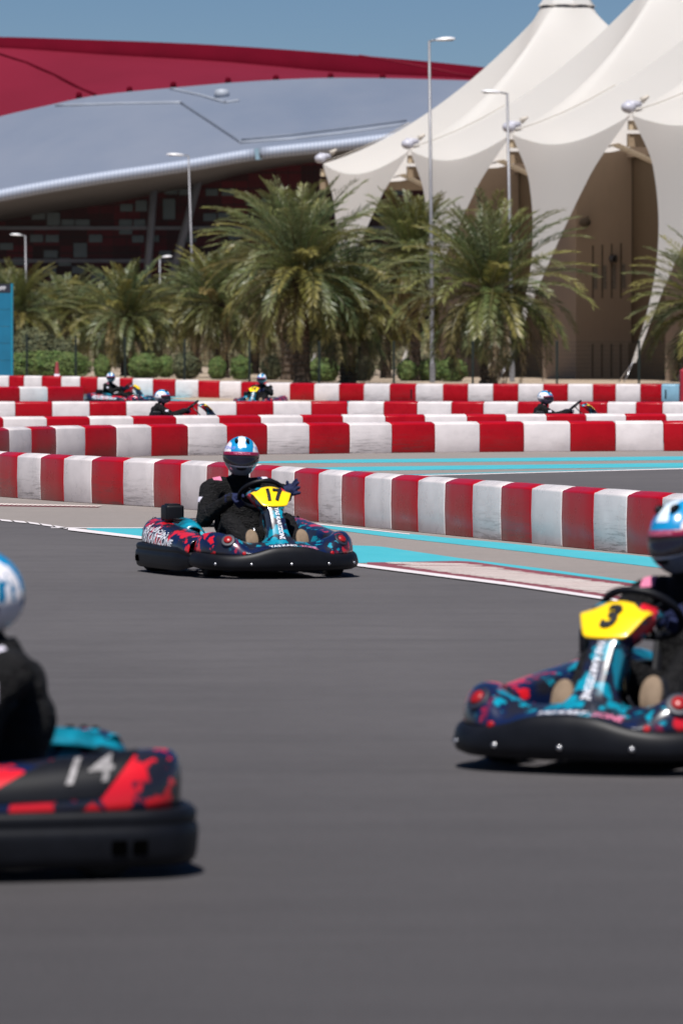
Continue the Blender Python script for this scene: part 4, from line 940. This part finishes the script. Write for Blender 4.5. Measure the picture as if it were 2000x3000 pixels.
def column(u, t):
    c = colc(t); w_ = cat(HW, t); a = abs(u); back = 0.10 * max(0, (a - 0.72) / 0.28) ** 1.6 + 0.02 * a * a
    return Vector((c.x - back, u * w_, c.z - 0.25 * back * (1 if t > .5 else 0.4)))
def plate(u, v):
    t = lerp(0.575, 1.0, v); c = colc(t); w_ = cat(HW, t) * 1.0; a = abs(u)
    arch = -0.035 * a * a * sstep(0.5, 1.0, v)
    return Vector((c.x - 0.018 * a * a + 0.006, u * w_ * 0.985, c.z + 0.005 + arch))
def wrap_bumper(inner=False):
    """black plastic band round both sides and the rear, one moulding"""
    plan = [V3(.46,.585,0), V3(.20,.645,0), V3(-.20,.675,0), V3(-.60,.680,0), V3(-.80,.655,0), V3(-.905,.56,0), V3(-.945,.40,0), V3(-.955,.15,0)]
    full = [catv(plan, i * (len(plan) - 1) / 40) for i in range(41)]; full = full + [V3(-.957, 0, 0)] + [V3(p.x, -p.y, 0) for p in full[::-1]]
    prof = [(-.05, .045), (-.012, .035), (.002, .048), (.008, .075), (.012, .125), (.010, .150), (.001, .160), (.004, .168), (.006, .190), (-.004, .204), (-.02, .208), (-.06, .205)]
    bm = bmesh.new(); rings = []; n = len(full)
    for i, p in enumerate(full):
        d = (full[min(n - 1, i + 1)] - full[max(0, i - 1)]).normalized(); nn = V3(-d.y, d.x, 0) * -1
        if nn.dot(p) < 0 and abs(p.y) > .3: nn = -nn
        if abs(p.y) <= .3: nn = V3(-1, 0, 0)
        taper = lerp(0.55, 1.0, sstep(0.48, 0.25, p.x)) if p.x > 0.2 else 1.0
        rings.append([bm.verts.new(p + nn * o + V3(0, 0, lerp(0.11, z, taper) - 0.0)) for o, z in prof])
    for i in range(n - 1):
        for k in range(len(prof)): bm.faces.new((rings[i][k], rings[i][(k+1) % len(prof)], rings[i+1][(k+1) % len(prof)], rings[i+1][k]))
    bm.faces.new(rings[0][::-1]); bm.faces.new(rings[-1]); return bm_mesh('wrap_bumper', bm, M['black_pl'], True)
def front_bumper():
    bm = bmesh.new(); rings = []; N = 64
    for i in range(N + 1):
        u = -1 + 2 * i / N; p = nose(u, 0.0); q = nose(u, 0.06); out = V3(p.x - 0.25, p.y * 1.2, 0).normalized(); zt = p.z + 0.006
        zb = 0.050 + 0.02 * abs(u) ** 3; x0 = V3(p.x, p.y, 0)
        pr = [(-.05, zb + .01), (0.0, zb), (.028, zb + .012), (.040, lerp(zb, zt, .35)), (.030, lerp(zb, zt, .75)), (.020, zt - .012), (.004, zt), (-.02, zt - 0.004)]
        rings.append([bm.verts.new(x0 + out * o + V3(0, 0, z)) for o, z in pr])
    m = 8
    for i in range(N):
        for k in range(m): bm.faces.new((rings[i][k], rings[i][(k+1) % m], rings[i+1][(k+1) % m], rings[i+1][k]))
    bm.faces.new(rings[0][::-1]); bm.faces.new(rings[-1]); return bm_mesh('front_bumper', bm, M['black_pl'], True)
def wheel_mesh(r, w_):
    bm = bmesh.new(); h = w_ / 2; lathe(bm, [(r * .52, -h * .8), (r * .60, -h), (r * .86, -h), (r * .97, -h * .82), (r, -h * .5), (r, h * .5), (r * .97, h * .82), (r * .86, h), (r * .60, h), (r * .52, h * .8)], 28, 'Y'); return bm_mesh('wheel', bm, M['rubber'], True)
def rim_mesh(r, w_):
    bm = bmesh.new(); h = w_ / 2; lathe(bm, [(r * .1, -h * .9), (r * .28, -h * .85), (r * .35, -h * .5), (r * .56, -h * .88), (r * .56, h * .88), (r * .35, h * .5), (r * .28, h * .85), (r * .1, h * .9)], 20, 'Y'); return bm_mesh('rim', bm, M['darksteel'], True)
def disc_on(S, u, v, r, h, mat, name, ring=None):
    e = 1e-3; p = S(u, v); n = (S(u + e, v) - S(u - e, v)).cross(S(u, v + e) - S(u, v - e)).normalized()
    if n.x < 0: n = -n
    a, b = frame_of(n); bm = bmesh.new(); seg = 18; R1 = [(r, -0.01), (r, h * .7), (r * .85, h), (0.001, h * 1.15)]; rings = []
    for (rr, hh) in R1: rings.append([bm.verts.new(p + n * hh + (a * cos(2*pi*k/seg) + b * sin(2*pi*k/seg)) * rr) for k in range(seg)])
    for i in range(3):
        for k in range(seg): bm.faces.new((rings[i][k], rings[i][(k+1) % seg], rings[i+1][(k+1) % seg], rings[i+1][k]))
    return bm_mesh(name, bm, mat, True)
def seat_mesh():
    def S(u, v):
        w_ = lerp(.17, .19, v); x = lerp(-.02, -.52, v ** 0.9); z = 0.10 + 0.50 * max(0, v - 0.45) ** 1.4 * 1.6
        a = abs(u); side = 0.16 * a ** 3 * (1 - 0.4 * v); xs_ = x + 0.10 * a ** 3 * sstep(.4, 1, v)
        return V3(xs_, u * w_, z + side)
    return grid_surf('seat', S, 20, 20, M['black_pl'], True, -1, 1, 0.012)
def steering():
    bm = bmesh.new(); c = V3(.185, 0, .575); ax = V3(-0.62, 0, 0.78).normalized(); a = V3(0, 1, 0); b = ax.cross(a)
    tube(bm, [c + (a * cos(2*pi*k/32) + b * sin(2*pi*k/32)) * 0.155 for k in range(32)], 0.0165, 10, closed=True)
    for ang in (90, 210, 330): tube(bm, [c, c + (a * cos(R(ang)) + b * sin(R(ang))) * 0.15], 0.011, 6)
    ball(bm, c, 0.035, 2, (1, 1, .6)); return bm_mesh('steering_wheel', bm, M['black_pl'], True)
def chassis():
    bm = bmesh.new(); box(bm, (0.1, 0, .062), (1.25, .56, .012), None, .004)
    for s in (-1, 1):
        tube(bm, [(.78, .22 * s, .075), (.3, .30 * s, .075), (-.3, .30 * s, .075), (-.62, .34 * s, .08)], .015, 8)
        tube(bm, [(.5, .30 * s, .12), (.5, .46 * s, .125)], .018, 8)
    tube(bm, [(-.62, -.46, .14), (-.62, .46, .14)], .022, 10); tube(bm, [(.80, -.24, .075), (.80, .24, .075)], .015, 8)
    tube(bm, [(.62, 0, .12), (.2, 0, .56)], .011, 8); return bm_mesh('chassis', bm, M['darksteel'], True)
def engine():
    bm = bmesh.new(); box(bm, (-.40, -.40, .22), (.26, .16, .2), None, .015)
    for i in range(7): box(bm, (-.38, -.40, .30 + i * .014), (.19, .17, .005))
    tube(bm, [(-.52, -.34, .22), (-.66, -.28, .2), (-.78, -.2, .2)], .025, 8); ball(bm, (-.8, -.18, .2), .06, 2, (1.5, 1, .9)); return bm_mesh('engine', bm, M['darksteel'])
def airbox():
    bm = bmesh.new(); box(bm, (-.50, -.47, .425), (.17, .135, .115), None, .02, 3); box(bm, (-.50, -.47, .36), (.10, .09, .05), None, .01); box(bm, (-.50, -.47, .486), (.12, .09, .012), None, .004); return bm_mesh('air_filter_box', bm, M['black_pl'], True)
def bolts(u):
    def f():
        p = nose(u, 0.0); out = V3(p.x - 0.25, p.y * 1.2, 0).normalized(); c = V3(p.x, p.y, 0) + out * .038 + V3(0, 0, .102); a, b = frame_of(out); bm = bmesh.new(); r = .011; seg = 10
        r0 = [bm.verts.new(c + (a * cos(2*pi*k/seg) + b * sin(2*pi*k/seg)) * r) for k in range(seg)]; r1 = [bm.verts.new(c + out * .008 + (a * cos(2*pi*k/seg) + b * sin(2*pi*k/seg)) * r * .7) for k in range(seg)]
        for k in range(seg): bm.faces.new((r0[k], r0[(k+1) % seg], r1[(k+1) % seg], r1[k]))
        bm.faces.new(r1); return bm_mesh('bolt', bm, M['steel'], True)
    return f
def pod_num(side, num):
    S = pod(side); f = lambda u, v: S(u, v)
    # u runs rearwards; on the left pod text reads rear -> front seen from outside it must run front(left) -> rear(right)
    sgn = 1 if side > 0 else -1
    return wrap_text('pod_number', num, 0.20, f, 0.60 if side > 0 else 0.6, 0.30, 1.45 * sgn, 0.42, M['white_ink'], off=0.004 , flip=-1 if side > 0 else 1, bold=0.012, shear=0.25, cuts=0.03)
def kart(num, loc, yaw, label, left_number=False, group='rental karts on the track'):
    root = link('go_kart', None, loc=loc, rot=(0, 0, yaw)); tag(root, label, 'go-kart', group)
    A_ = lambda n, key, fn, par=None, loc=None: link(n, cached(key, fn), par or root, loc)
    A_('chassis', 'chassis', chassis); A_('seat', 'seat', seat_mesh); A_('steering_wheel', 'steer', steering); A_('engine', 'engine', engine); A_('air_filter_box', 'airbox', airbox)
    for (x, y, r, w_) in ((.50, .44, .128, .13), (.50, -.44, .128, .13), (-.62, .54, .140, .20), (-.62, -.54, .140, .20)):
        wh = A_('wheel', 'wheel%s' % r, lambda: wheel_mesh(r, w_), None, (x, y, r)); A_('rim', 'rim%s' % r, lambda: rim_mesh(r, w_), wh)
    A_('front_bumper', 'fb', front_bumper); A_('wrap_bumper', 'wb', wrap_bumper)
    for s in (-1, 1):
        def slot(s=s):
            b = bmesh.new()
            for dx in (-.035, .03): box(b, (-.68 + dx, (.682 if dx > 0 else .675) * s, .098), (.050, .026, .045), None, .006)
            return bm_mesh('bumper_recess', b, M['void'])
        A_('bumper_recess', 'slot%d' % s, slot)
    for u in (-.60, -.30, .0, .30, .60): A_('bolt', 'bolt%s' % u, bolts(u))
    ns = A_('nose_fairing', 'nose', lambda: grid_surf('nose_fairing', nose_full, 90, 16, M['livery'], True, -1, 1, 0.006))
    for s in (-1, 1):
        uu = 0.52 * s
        A_('lamp_ring', 'lr%d' % s, lambda: disc_on(nose, uu, .40, .052, .004, M['board_black'], 'lamp_ring'), ns)
        A_('red_disc', 'rd%d' % s, lambda: disc_on(nose, uu, .40, .030, .016, M['red_lens'], 'red_disc'), ns)
        A_('red_stud', 'rs%d' % s, lambda: disc_on(nose, .37 * s, .045, .014, .010, M['bar_red'], 'red_stud'), ns)
    e = 'KARTZONE'
    A_('lettering', 'noset1', lambda: wrap_text('lettering', 'YAS KART', .058, nose, -.035, .27, 1.16, .16, M['white_ink'], off=.005, bold=.03), ns)
    A_('lettering', 'noset2', lambda: wrap_text('lettering', 'ZONE', .058, nose, .175, .27, 1.16, .16, M['pink_ink'], off=.005, bold=.03), ns)
    cl = A_('steering_fairing', 'column', lambda: grid_surf('steering_fairing', column, 28, 40, M['livery'], True, -1, 1, 0.005))
    def colt():
        bm = text_verts('YAS KARTZONE', .040, 0.15, .03)
        for v in bm.verts:
            t = .33 - v.co.x / .62; p = column(v.co.y / .075, t); q = column(0, t + .01) - column(0, t); n = V3(q.z, 0, -q.x).normalized(); v.co = p + n * 0.006
        return bm_mesh('lettering', bm, M['white_ink'], recalc=False)
    A_('lettering', 'colt', colt, cl)
    pt = A_('number_plate', 'plate', lambda: grid_surf('number_plate', plate, 20, 14, M['yellow'], True, -1, 1, 0.004))
    if num:
        def pn():
            bm = text_verts(num, .140, 0.1, .042, cuts=.015)
            for v in bm.verts:
                t = .50 + v.co.y / .175; uu = v.co.x / (cat(HW, lerp(.575, 1, t)) * .98); p = plate(uu, t); v.co = p + V3(.62, 0, .78) * .009
            return bm_mesh('plate_number', bm, M['black_ink'], recalc=False)
        A_('plate_number', 'pn' + num, pn, pt)
    for s in (-1, 1):
        pd = A_('side_pod', 'pod%d' % s, lambda: grid_surf('side_pod', pod(s), 60, 16, M['livery'], True, 0, 1, 0.006))
        def vents():
            S = pod(s); bm = bmesh.new()
            for k in range(3):
                u = .70 + k * .055; q = [S(u, .16), S(u + .03, .16), S(u + .022, .48), S(u - .01, .48)]; n = (q[1] - q[0]).cross(q[3] - q[0]).normalized()
                if n.y * s < 0: n = -n
                bm.faces.new([bm.verts.new(p + n * .014) for p in q]); bm.faces.new([bm.verts.new(p + n * .004) for p in q][::-1])
            return bm_mesh('pod_vent', bm, M['black_ink'])
        if s < 0 or not left_number: A_('pod_vent', 'vent%d' % s, vents, pd)
        if s < 0:
            A_('lettering', 'podt%d' % s, lambda: wrap_text('lettering', 'YAS KARTZONE', .075, pod(-1), .40, .12, -1.45, .34, M['white_ink'], off=.004, flip=-1, bold=.03, shear=.2), pd)
            A_('lettering', 'poda%d' % s, lambda: wrap_text('lettering', '\u064a\u0627\u0633 \u0643\u0627\u0631\u062a\u0632\u0648\u0646', .065, pod(-1), .42, .30, -1.45, .34, M['white_ink'], off=.004, flip=-1, bold=.03), pd)
        elif left_number:
            def band():
                S = pod(1); f = lambda u, v: S(lerp(.36, .56, u) + .14 * v, lerp(.10, .56, v)) + V3(0, .004, .002)
                return grid_surf('number_band', f, 30, 10, M['black_pl'], True, 0, 1)
            A_('number_band', 'band', band, pd)
            A_('pod_number', 'pnum' + left_number, lambda: pod_text(left_number), pd)
    def cover():
        return grid_surf('engine_cover', lambda u, v: V3(lerp(-.91, -.12, v), -.40 + u * .085 - .01, .395 - .05 * u * u - .06 * abs(2 * v - 1) ** 4), 10, 20, M['teal_gloss'], True, -1, 1, .006)
    A_('engine_cover', 'cover', cover)
    bm_ = lambda: (lambda b: (tube(b, [(-.80, -.34, .18), (-.80, -.34, .31), (-.81, -.28, .325), (-.81, .28, .325), (-.80, .34, .31), (-.80, .34, .18)], .017, 8), bm_mesh('rear_guard', b, M['black_pl'], True))[1])(bmesh.new())
    A_('rear_guard', 'rg', bm_)
    def tank():
        b = bmesh.new(); box(b, (.36, 0, .13), (.22, .18, .12), None, .02, 2); return bm_mesh('fuel_tank', b, M['fuel'], True)
    A_('fuel_tank', 'tank', tank)
    def cyl():
        b = bmesh.new(); tube(b, [(.46, -.10, .17), (.40, -.105, .30)], [.020, .017], 12); tube(b, [(.40, -.105, .30), (.385, -.106, .34)], .009, 8); return bm_mesh('brake_cylinder', b, M['steel'], True)
    A_('brake_cylinder', 'cyl', cyl)
    def pedal(s):
        def f():
            b = bmesh.new(); tube(b, [(.62, .13 * s, .08), (.60, .17 * s, .19)], .008, 8); box(b, (.60, .17 * s, .185), (.012, .07, .03), None, .004); return bm_mesh('pedal', b, M['steel'], True)
        return f
    for s in (-1, 1): A_('pedal', 'ped%d' % s, pedal(s))
    return root
def pod_text(num):
    S = pod(1)
    bm = text_verts(num, .17, .35, .004, cuts=.03)
    for v in bm.verts:
        u = .53 + v.co.x / 1.5; t = .31 + v.co.y / .46; e = 1e-3; p = S(u, t); n = (S(u + e, t) - S(u - e, t)).cross(S(u, t + e) - S(u, t - e)).normalized()
        if n.y < 0: n = -n
        v.co = p + n * .009
    return bm_mesh('pod_number', bm, M['grey_ink'], recalc=False)
# ------------------------------------------------------------------ drivers
def remesh(bm, voxel, mat, name, smooth=2, factor=0.6):
    me = bpy.data.meshes.new('tmp'); bm.to_mesh(me); bm.free(); o = bpy.data.objects.new('tmp', me); COL.objects.link(o)
    md = o.modifiers.new('r', 'REMESH'); md.mode = 'VOXEL'; md.voxel_size = voxel; md.use_smooth_shade = True
    sm = o.modifiers.new('s', 'SMOOTH'); sm.iterations = smooth; sm.factor = factor
    m = bpy.data.meshes.new_from_object(o.evaluated_get(_dep())); bpy.data.objects.remove(o); bpy.data.meshes.remove(me)
    m.name = name; m.materials.clear(); m.materials.append(mat)
    for p in m.polygons: p.use_smooth = True
    return m
POSES = {
 # shoulder, elbow, wrist for right (-y) and left (+y); hips/knees/ankles
 'front': dict(head=V3(-.34, 0, .83), rs=V3(-.40, -.215, .595), re=V3(-.22, -.300, .40), rw=V3(.07, -.185, .545), ls=V3(-.40, .215, .605), le=V3(-.15, .262, .565), lw=V3(.09, .185, .592), open_left=True),
 'calm': dict(head=V3(-.36, 0, .83), rs=V3(-.42, -.215, .60), re=V3(-.17, -.31, .44), rw=V3(.08, -.185, .555), ls=V3(-.42, .215, .60), le=V3(-.17, .31, .44), lw=V3(.08, .185, .555), open_left=False),
}
def body_mesh(p):
    bm = bmesh.new(); P_ = POSES[p]
    pel = V3(-.40, 0, .21); ch = V3(-.46, 0, .50); nk = V3(-.41, 0, .64)
    for (c, r, sc) in [(pel, .15, (1.05, 1.25, .85)), (V3(-.44, 0, .33), .135, (1, 1.25, 1)), (V3(-.46, 0, .44), .15, (.95, 1.22, 1)), (V3(-.455, 0, .55), .135, (.9, 1.35, .8)), (V3(-.425, 0, .63), .07, (1, 1.2, 1.1))]: ball(bm, c, r, 3, sc)
    caps(bm, V3(-.42, -.12, .61), P_['rs'], .075, .078); caps(bm, V3(-.42, .12, .61), P_['ls'], .075, .078)
    tube(bm, [nk - V3(0, 0, .04), P_['head'] - V3(0.0, 0, .10)], [.072, .066], 16); ball(bm, P_['head'] - V3(0, 0, .01), .093, 3, (1.05, .85, 1.1))
    # stand-up collar
    tube(bm, [V3(-.415, 0, .615), V3(-.395, 0, .685)], [.098, .088], 18)
    for (s, e, w_) in (('rs', 're', 'rw'), ('ls', 'le', 'lw')):
        a, b, c = P_[s], P_[e], P_[w_]; caps(bm, a, b, .076, .064); caps(bm, b, c, .064, .043)
        m_ = a.lerp(b, .5) + V3(-.01, 0, -.02); ball(bm, m_, .075, 2); ball(bm, b + V3(-.01, 0, -.01), .070, 2)
        for t in (.25, .6, .85): ball(bm, b.lerp(c, t), lerp(.064, .052, t), 2, (1, 1, 1.05))
    for s, kx, kz in ((-1, .10, .375), (1, .12, .365)):
        h = V3(-.38, .10 * s, .19); k = V3(kx, .205 * s, kz); an = V3(.43, (.165 if s < 0 else .205) * s, .225)
        caps(bm, h, k, .098, .070); caps(bm, k, an, .070, .052); ball(bm, h.lerp(k, .45) + V3(0, 0, -.012), .094, 2); ball(bm, k.lerp(an, .35) + V3(-.02, 0, -.02), .068, 2)
    for v in bm.verts:
        n = noise.noise_vector(v.co * 9.0) * 0.010 + noise.noise_vector(v.co * 24.0) * 0.005; v.co += n
    return remesh(bm, 0.011, M['suit'], 'person', 3, .5)
def glove_mesh(p, side):
    P_ = POSES[p]; bm = bmesh.new(); s = -1 if side == 'r' else 1; w_ = P_[side + 'w']; opn = P_['open_left'] and side == 'l'
    c = V3(.185, 0, .575); ax = V3(-.62, 0, .78).normalized(); a = V3(0, 1, 0); b = ax.cross(a)
    caps(bm, P_[side + 'e'].lerp(w_, .86), w_, .047, .040)
    if not opn:
        ang = R(150) if s < 0 else R(30); g = c + (a * cos(ang) + b * sin(ang)) * 0.155; tan = (a * -sin(ang) + b * cos(ang)); rad = (g - c).normalized()
        palm = g + ax * .030 + rad * .018; caps(bm, w_, palm, .036, .034); ball(bm, palm, .040, 2, (1, 1, .9))
        for i, (o, r) in enumerate(((-.034, .0105), (-.011, .0115), (.012, .0115), (.034, .0095))):
            k0 = palm + tan * o + rad * .012; k1 = g + tan * o + rad * .042 + ax * .012; k2 = g + tan * o * .95 + rad * .026 - ax * .026; k3 = g + tan * o * .9 - rad * .012 - ax * .022
            caps(bm, k0, k1, r * 1.2, r * 1.1, 1); caps(bm, k1, k2, r * 1.1, r, 1); caps(bm, k2, k3, r, r * .9, 1)
        t0 = palm - tan * .03 * s; t1 = g - rad * .03 + tan * .02 + ax * .02; t2 = g - rad * .034 + tan * .038 - ax * .004; caps(bm, t0, t1, .014, .013, 1); caps(bm, t1, t2, .013, .011, 1)
    else:
        # open hand lying over the rim, fingers spread up and outward
        f = V3(.40, .80, .10).normalized(); up = V3(-.15, -.1, .9); up = (up - f * up.dot(f)).normalized()
        palm = w_ + f * .055; caps(bm, w_, palm, .036, .036); ball(bm, palm + f * .008 - up * .006, .042, 2, (.7, 1, 1)); ball(bm, palm + f * .008 + up * .018, .032, 2, (.7, 1, 1))
        for i, (o, L, sp) in enumerate(((.034, .046, 1.4), (.013, .052, 1.0), (-.010, .050, .6), (-.030, .044, .15))):
            d = (f + up * sp).normalized(); k0 = palm + f * .028 + up * o; k1 = k0 + d * L * .55; k2 = k1 + (d + V3(.25, 0, -.12)).normalized() * L * .5
            caps(bm, k0, k1, .0145, .013, 1); caps(bm, k1, k2, .013, .011, 1)
        k0 = palm + up * .02 - f * .01; k1 = k0 + (up * .8 + f * .1 + V3(.3, -.2, 0)).normalized() * .045; caps(bm, k0, k1, .015, .011, 1)
    return remesh(bm, 0.0042, M['glove'], 'glove', 1, .4)
def shoe_mesh(s):
    y = (.165 if s < 0 else .205) * s; a = V3(.43, y, .225); bm = bmesh.new()
    caps(bm, a + V3(-.02, 0, .0), a + V3(.05, 0, .0), .05, .046); caps(bm, V3(.475, y, .215), V3(.462, y, .295), .042, .034); ball(bm, V3(.475, y, .25), .043, 2, (.7, 1, 1.2)); return remesh(bm, .008, M['black_ink'], 'shoe', 2)
def sole_mesh(s):
    y = (.165 if s < 0 else .205) * s; bm = bmesh.new(); n = 20; rings = []
    for (x, k) in ((.530, .9), (.540, 1.0), (.556, .99), (.562, .9)):
        ring = []
        for i in range(n):
            t = 2 * pi * i / n; ww = .046 * (1 + .08 * sin(t)); ring.append(bm.verts.new((x - 0.03 * sin(t), y + ww * cos(t) * k, .255 + .078 * sin(t) * k)))
        rings.append(ring)
    for i in range(3):
        for k in range(n): bm.faces.new((rings[i][k], rings[i][(k+1) % n], rings[i+1][(k+1) % n], rings[i+1][k]))
    bm.faces.new(rings[0][::-1]); bm.faces.new(rings[-1]); return bm_mesh('sole', bm, M['sole'], True)
def hel(az, el, k=1.0):
    """helmet shell direction -> point; az 0 is forward (+x)"""
    d = V3(cos(el) * cos(az), cos(el) * sin(az), sin(el)); rx = .152 if d.x > 0 else .145; p = V3(d.x * rx, d.y * .128, d.z * (.150 if d.z > 0 else .150))
    if d.z < 0:   # chin bar pushes forward and the sides tuck in below
        f = max(0, d.x); p.x += .030 * f * min(1, -d.z * 2.2); p.y *= 1 - .20 * (-d.z) ** 1.5
        if d.x < 0.1: p.z *= .82
    return p * k
def helmet_mesh():
    n, m = 56, 34; vs, fs = [], []; zcut = R(-62)
    for j in range(m + 1):
        el = lerp(pi / 2 - 0.001, zcut, j / m)
        for i in range(n): vs.append(hel(2 * pi * i / n, el))
    for j in range(m):
        for i in range(n): fs.append((j*n + i, (j+1)*n + i, (j+1)*n + (i+1) % n, j*n + (i+1) % n))
    me = mesh_from('helmet', vs, fs, M['helmet'], True); bm = bmesh.new(); bm.from_mesh(me); bmesh.ops.recalc_face_normals(bm, faces=bm.faces); bmesh.ops.solidify(bm, geom=list(bm.faces), thickness=.008); bm.to_mesh(me); bm.free(); return me
def visor_mesh():
    def S(u, v):
        az = u * R(84); top = R(15) - R(3) * u * u; bot = R(-21) + R(12) * abs(u) ** 3; return hel(az, lerp(bot, top, v), 1.035)
    return grid_surf('visor', S, 40, 12, M['visor'], True, -1, 1, .003)
def strip_mesh():
    def S(u, v):
        az = u * R(80); top = R(16.5) - R(3) * u * u; return hel(az, lerp(top - R(10), top, v), 1.047)
    return grid_surf('visor_strip', S, 36, 4, M['maroon'], True, -1, 1, .002)
def strip_text():
    bm = text_verts('YAS KARTZONE', .020, 0, .02, cuts=.01)
    for v in bm.verts: v.co = hel(v.co.x / .155, R(11.5) + v.co.y / .155, 1.062)
    return bm_mesh('visor_lettering', bm, M['pink_ink'], recalc=False)
def side_text(s, word):
    def f():
        bm = text_verts(word, .034, 0, .01, cuts=.01)
        for v in bm.verts: v.co = hel(R(62) * s + v.co.x / .135, R(27) + v.co.y / .15, 1.012)
        return bm_mesh('helmet_lettering', bm, M['blue_ink'], recalc=False)
    return f
def scoop(s):
    def f():
        bm = bmesh.new(); p = hel(R(30) * s, R(52), 1.0); n = p.normalized(); ball(bm, p + n * .002, .024, 2, (1.3, .6, .8)); return bm_mesh('vent_scoop', bm, M['black_pl'], True)
    return f
def mouth_vent():
    def S(u, v): 
        az = u * R(20); el = R(-27) - R(10) * v * (1 - .4 * u * u) ; return hel(az, el, 1.012)
    return grid_surf('chin_vent', S, 14, 6, M['black_ink'], True, -1, 1, .004)
def decal(mesh, c, d, up, w_, h, mat, name, word=None, size=.05):
    """a patch or letters laid on a body mesh, cast along d from c"""
    bvh = BVHTree.FromPolygons([v.co for v in mesh.vertices], [tuple(p.vertices) for p in mesh.polygons]); d = V3(*d).normalized(); up = V3(*up); rt = d.cross(up).normalized(); up = rt.cross(d).normalized(); c = V3(*c)
    if word: bm = text_verts(word, size, .2, .03, cuts=.015)
    else: bm = bmesh.new(); bmesh.ops.create_grid(bm, x_segments=6, y_segments=5, size=.5); [setattr(v, 'co', V3(v.co.x * w_, v.co.y * h, 0)) for v in bm.verts]
    for v in bm.verts:
        o = c + rt * v.co.x + up * v.co.y; hit = bvh.ray_cast(o, d); v.co = (hit[0] - d * .004) if hit[0] is not None else o
    return bm_mesh(name, bm, mat, True, recalc=False)
def driver(pose, loc, yaw, label, head_yaw=0.0, head_pitch=0.0, scale=1.0, head_roll=0.0):
    P_ = POSES[pose]; bmsh = cached('body' + pose, lambda: body_mesh(pose)); root = link('person', bmsh, loc=loc, rot=(0, 0, yaw)); root.scale = (1, 1, scale)
    tag(root, label, 'person', 'kart drivers in black suits')
    A_ = lambda n, key, fn, par=None: link(n, cached(key, fn), par or root)
    for s in ('r', 'l'): A_('glove', 'glove' + pose + s, lambda: glove_mesh(pose, s))
    for s in (-1, 1): sh = A_('shoe', 'shoe%d' % s, lambda: shoe_mesh(s)); A_('sole', 'sole%d' % s, lambda: sole_mesh(s), sh)
    h = A_('helmet', 'helmet', helmet_mesh); h.location = P_['head']; h.rotation_euler = (head_roll, head_pitch, head_yaw)
    A_('visor', 'visor', visor_mesh, h); A_('visor_strip', 'strip', strip_mesh, h); A_('visor_lettering', 'stript', strip_text, h)
    for s in (-1, 1): A_('helmet_lettering', 'side%d' % s, side_text(s, 'YAS' if s > 0 else 'ABU DHABI'), h); A_('vent_scoop', 'scoop%d' % s, scoop(s), h)
    A_('chin_vent', 'mouth', mouth_vent, h)
    A_('suit_lettering', 'chest' + pose, lambda: decal(bmsh, (.3, -.10, .515), (-1, 0, 0), (0, 0, 1), 0, 0, M['blue_ink'], 'suit_lettering', 'YAS', .055))
    e = P_['rs'].lerp(P_['re'], .42)
    A_('arm_badge', 'badger' + pose, lambda: decal(bmsh, tuple(e + V3(.05, -.4, .08)), (-.1, 1, -.2), (0, 0, 1), .055, .04, M['paper'], 'arm_badge'))
    e2 = P_['ls'].lerp(P_['le'], .42)
    A_('arm_badge', 'badgel' + pose, lambda: decal(bmsh, tuple(e2 + V3(.0, .4, .10)), (0, -1, -.25), (0, 0, 1), .075, .065, M['paper'], 'arm_badge'))
    A_('shoulder_badge', 'shr' + pose, lambda: decal(bmsh, (-.38, -.17, 1.0), (0, 0, -1), (1, 0, 0), .06, .05, M['pink_ink'], 'shoulder_badge'))
    A_('shoulder_badge', 'shl' + pose, lambda: decal(bmsh, (-.38, .17, 1.0), (0, 0, -1), (1, 0, 0), .07, .05, M['paper'], 'shoulder_badge'))
    return root
def heading(fx, fy): return math.atan2(fy, fx)
def place(front=None, s_front=None, theta=0, fx=.95):
    """kart origin from the photograph position of its nose centre"""
    Y = FPX / s_front; X = (front - 1000) / s_front; f = V3(sin(theta), -cos(theta), 0); return V3(X, Y, .004) - f * fx, heading(f.x, f.y)
l17, y17 = place(850, 418, R(16.5)); l3, y3 = place(1650, 778, R(-26))
kart('17', l17, y17, 'camouflage painted kart with the yellow plate 17, in the middle of the track')
driver('front', l17, y17, 'driver of kart 17 with an open gloved hand over the steering wheel', R(-13), R(2), 1.0, R(-2))
kart('3', l3, y3, 'large blurred kart with the yellow plate 3 cut off by the right edge')
driver('calm', l3, y3, 'driver of the kart with plate 3, half cut off by the right edge', R(-18), R(4), 1.03).rotation_euler = (R(3.6), 0, y3)
l14 = V3(-1.475, 17.62, .004); y14 = heading(-.966, -.26)
kart('14', l14, y14, 'nearest blurred kart at the left edge with 14 on its side pod', '14')
driver('calm', l14, y14, 'driver of the nearest kart, seen from behind the shoulder at the left edge', R(6), R(-2))
def far(px, s, theta, num, kl, dl, hy, sc=1.0, pose='calm', dx=0.0):
    loc = V3((px - 1000) / s, FPX / s, .004); f = V3(sin(theta), -cos(theta), 0); yaw = heading(f.x, f.y); kart(num, loc, yaw, kl); driver(pose, loc, yaw, dl, hy, 0.0, sc)
far(358, 102, R(66), '', 'far kart heading right before the farthest row, with a yellow plate', 'driver far at the left before the farthest row, helmet turned to the camera', R(-45), 1.0)
far(757, 108, R(-14), '16', 'far kart with a yellow plate reading 16 before the farthest barrier row', 'driver of the far kart with plate 16, blue and white helmet', R(-14), 1.0)
far(532, 158, R(96), '', 'far kart half hidden between the third and fourth rows, left of kart 17', 'driver behind the third barrier row, arm stretched to the wheel, left of kart 17', R(-20), .90)
far(1652, 158, R(93), '', 'far kart half hidden behind the third barrier row at the right', 'driver behind the third barrier row at the right, near the shorter lamp', R(-25), .88)
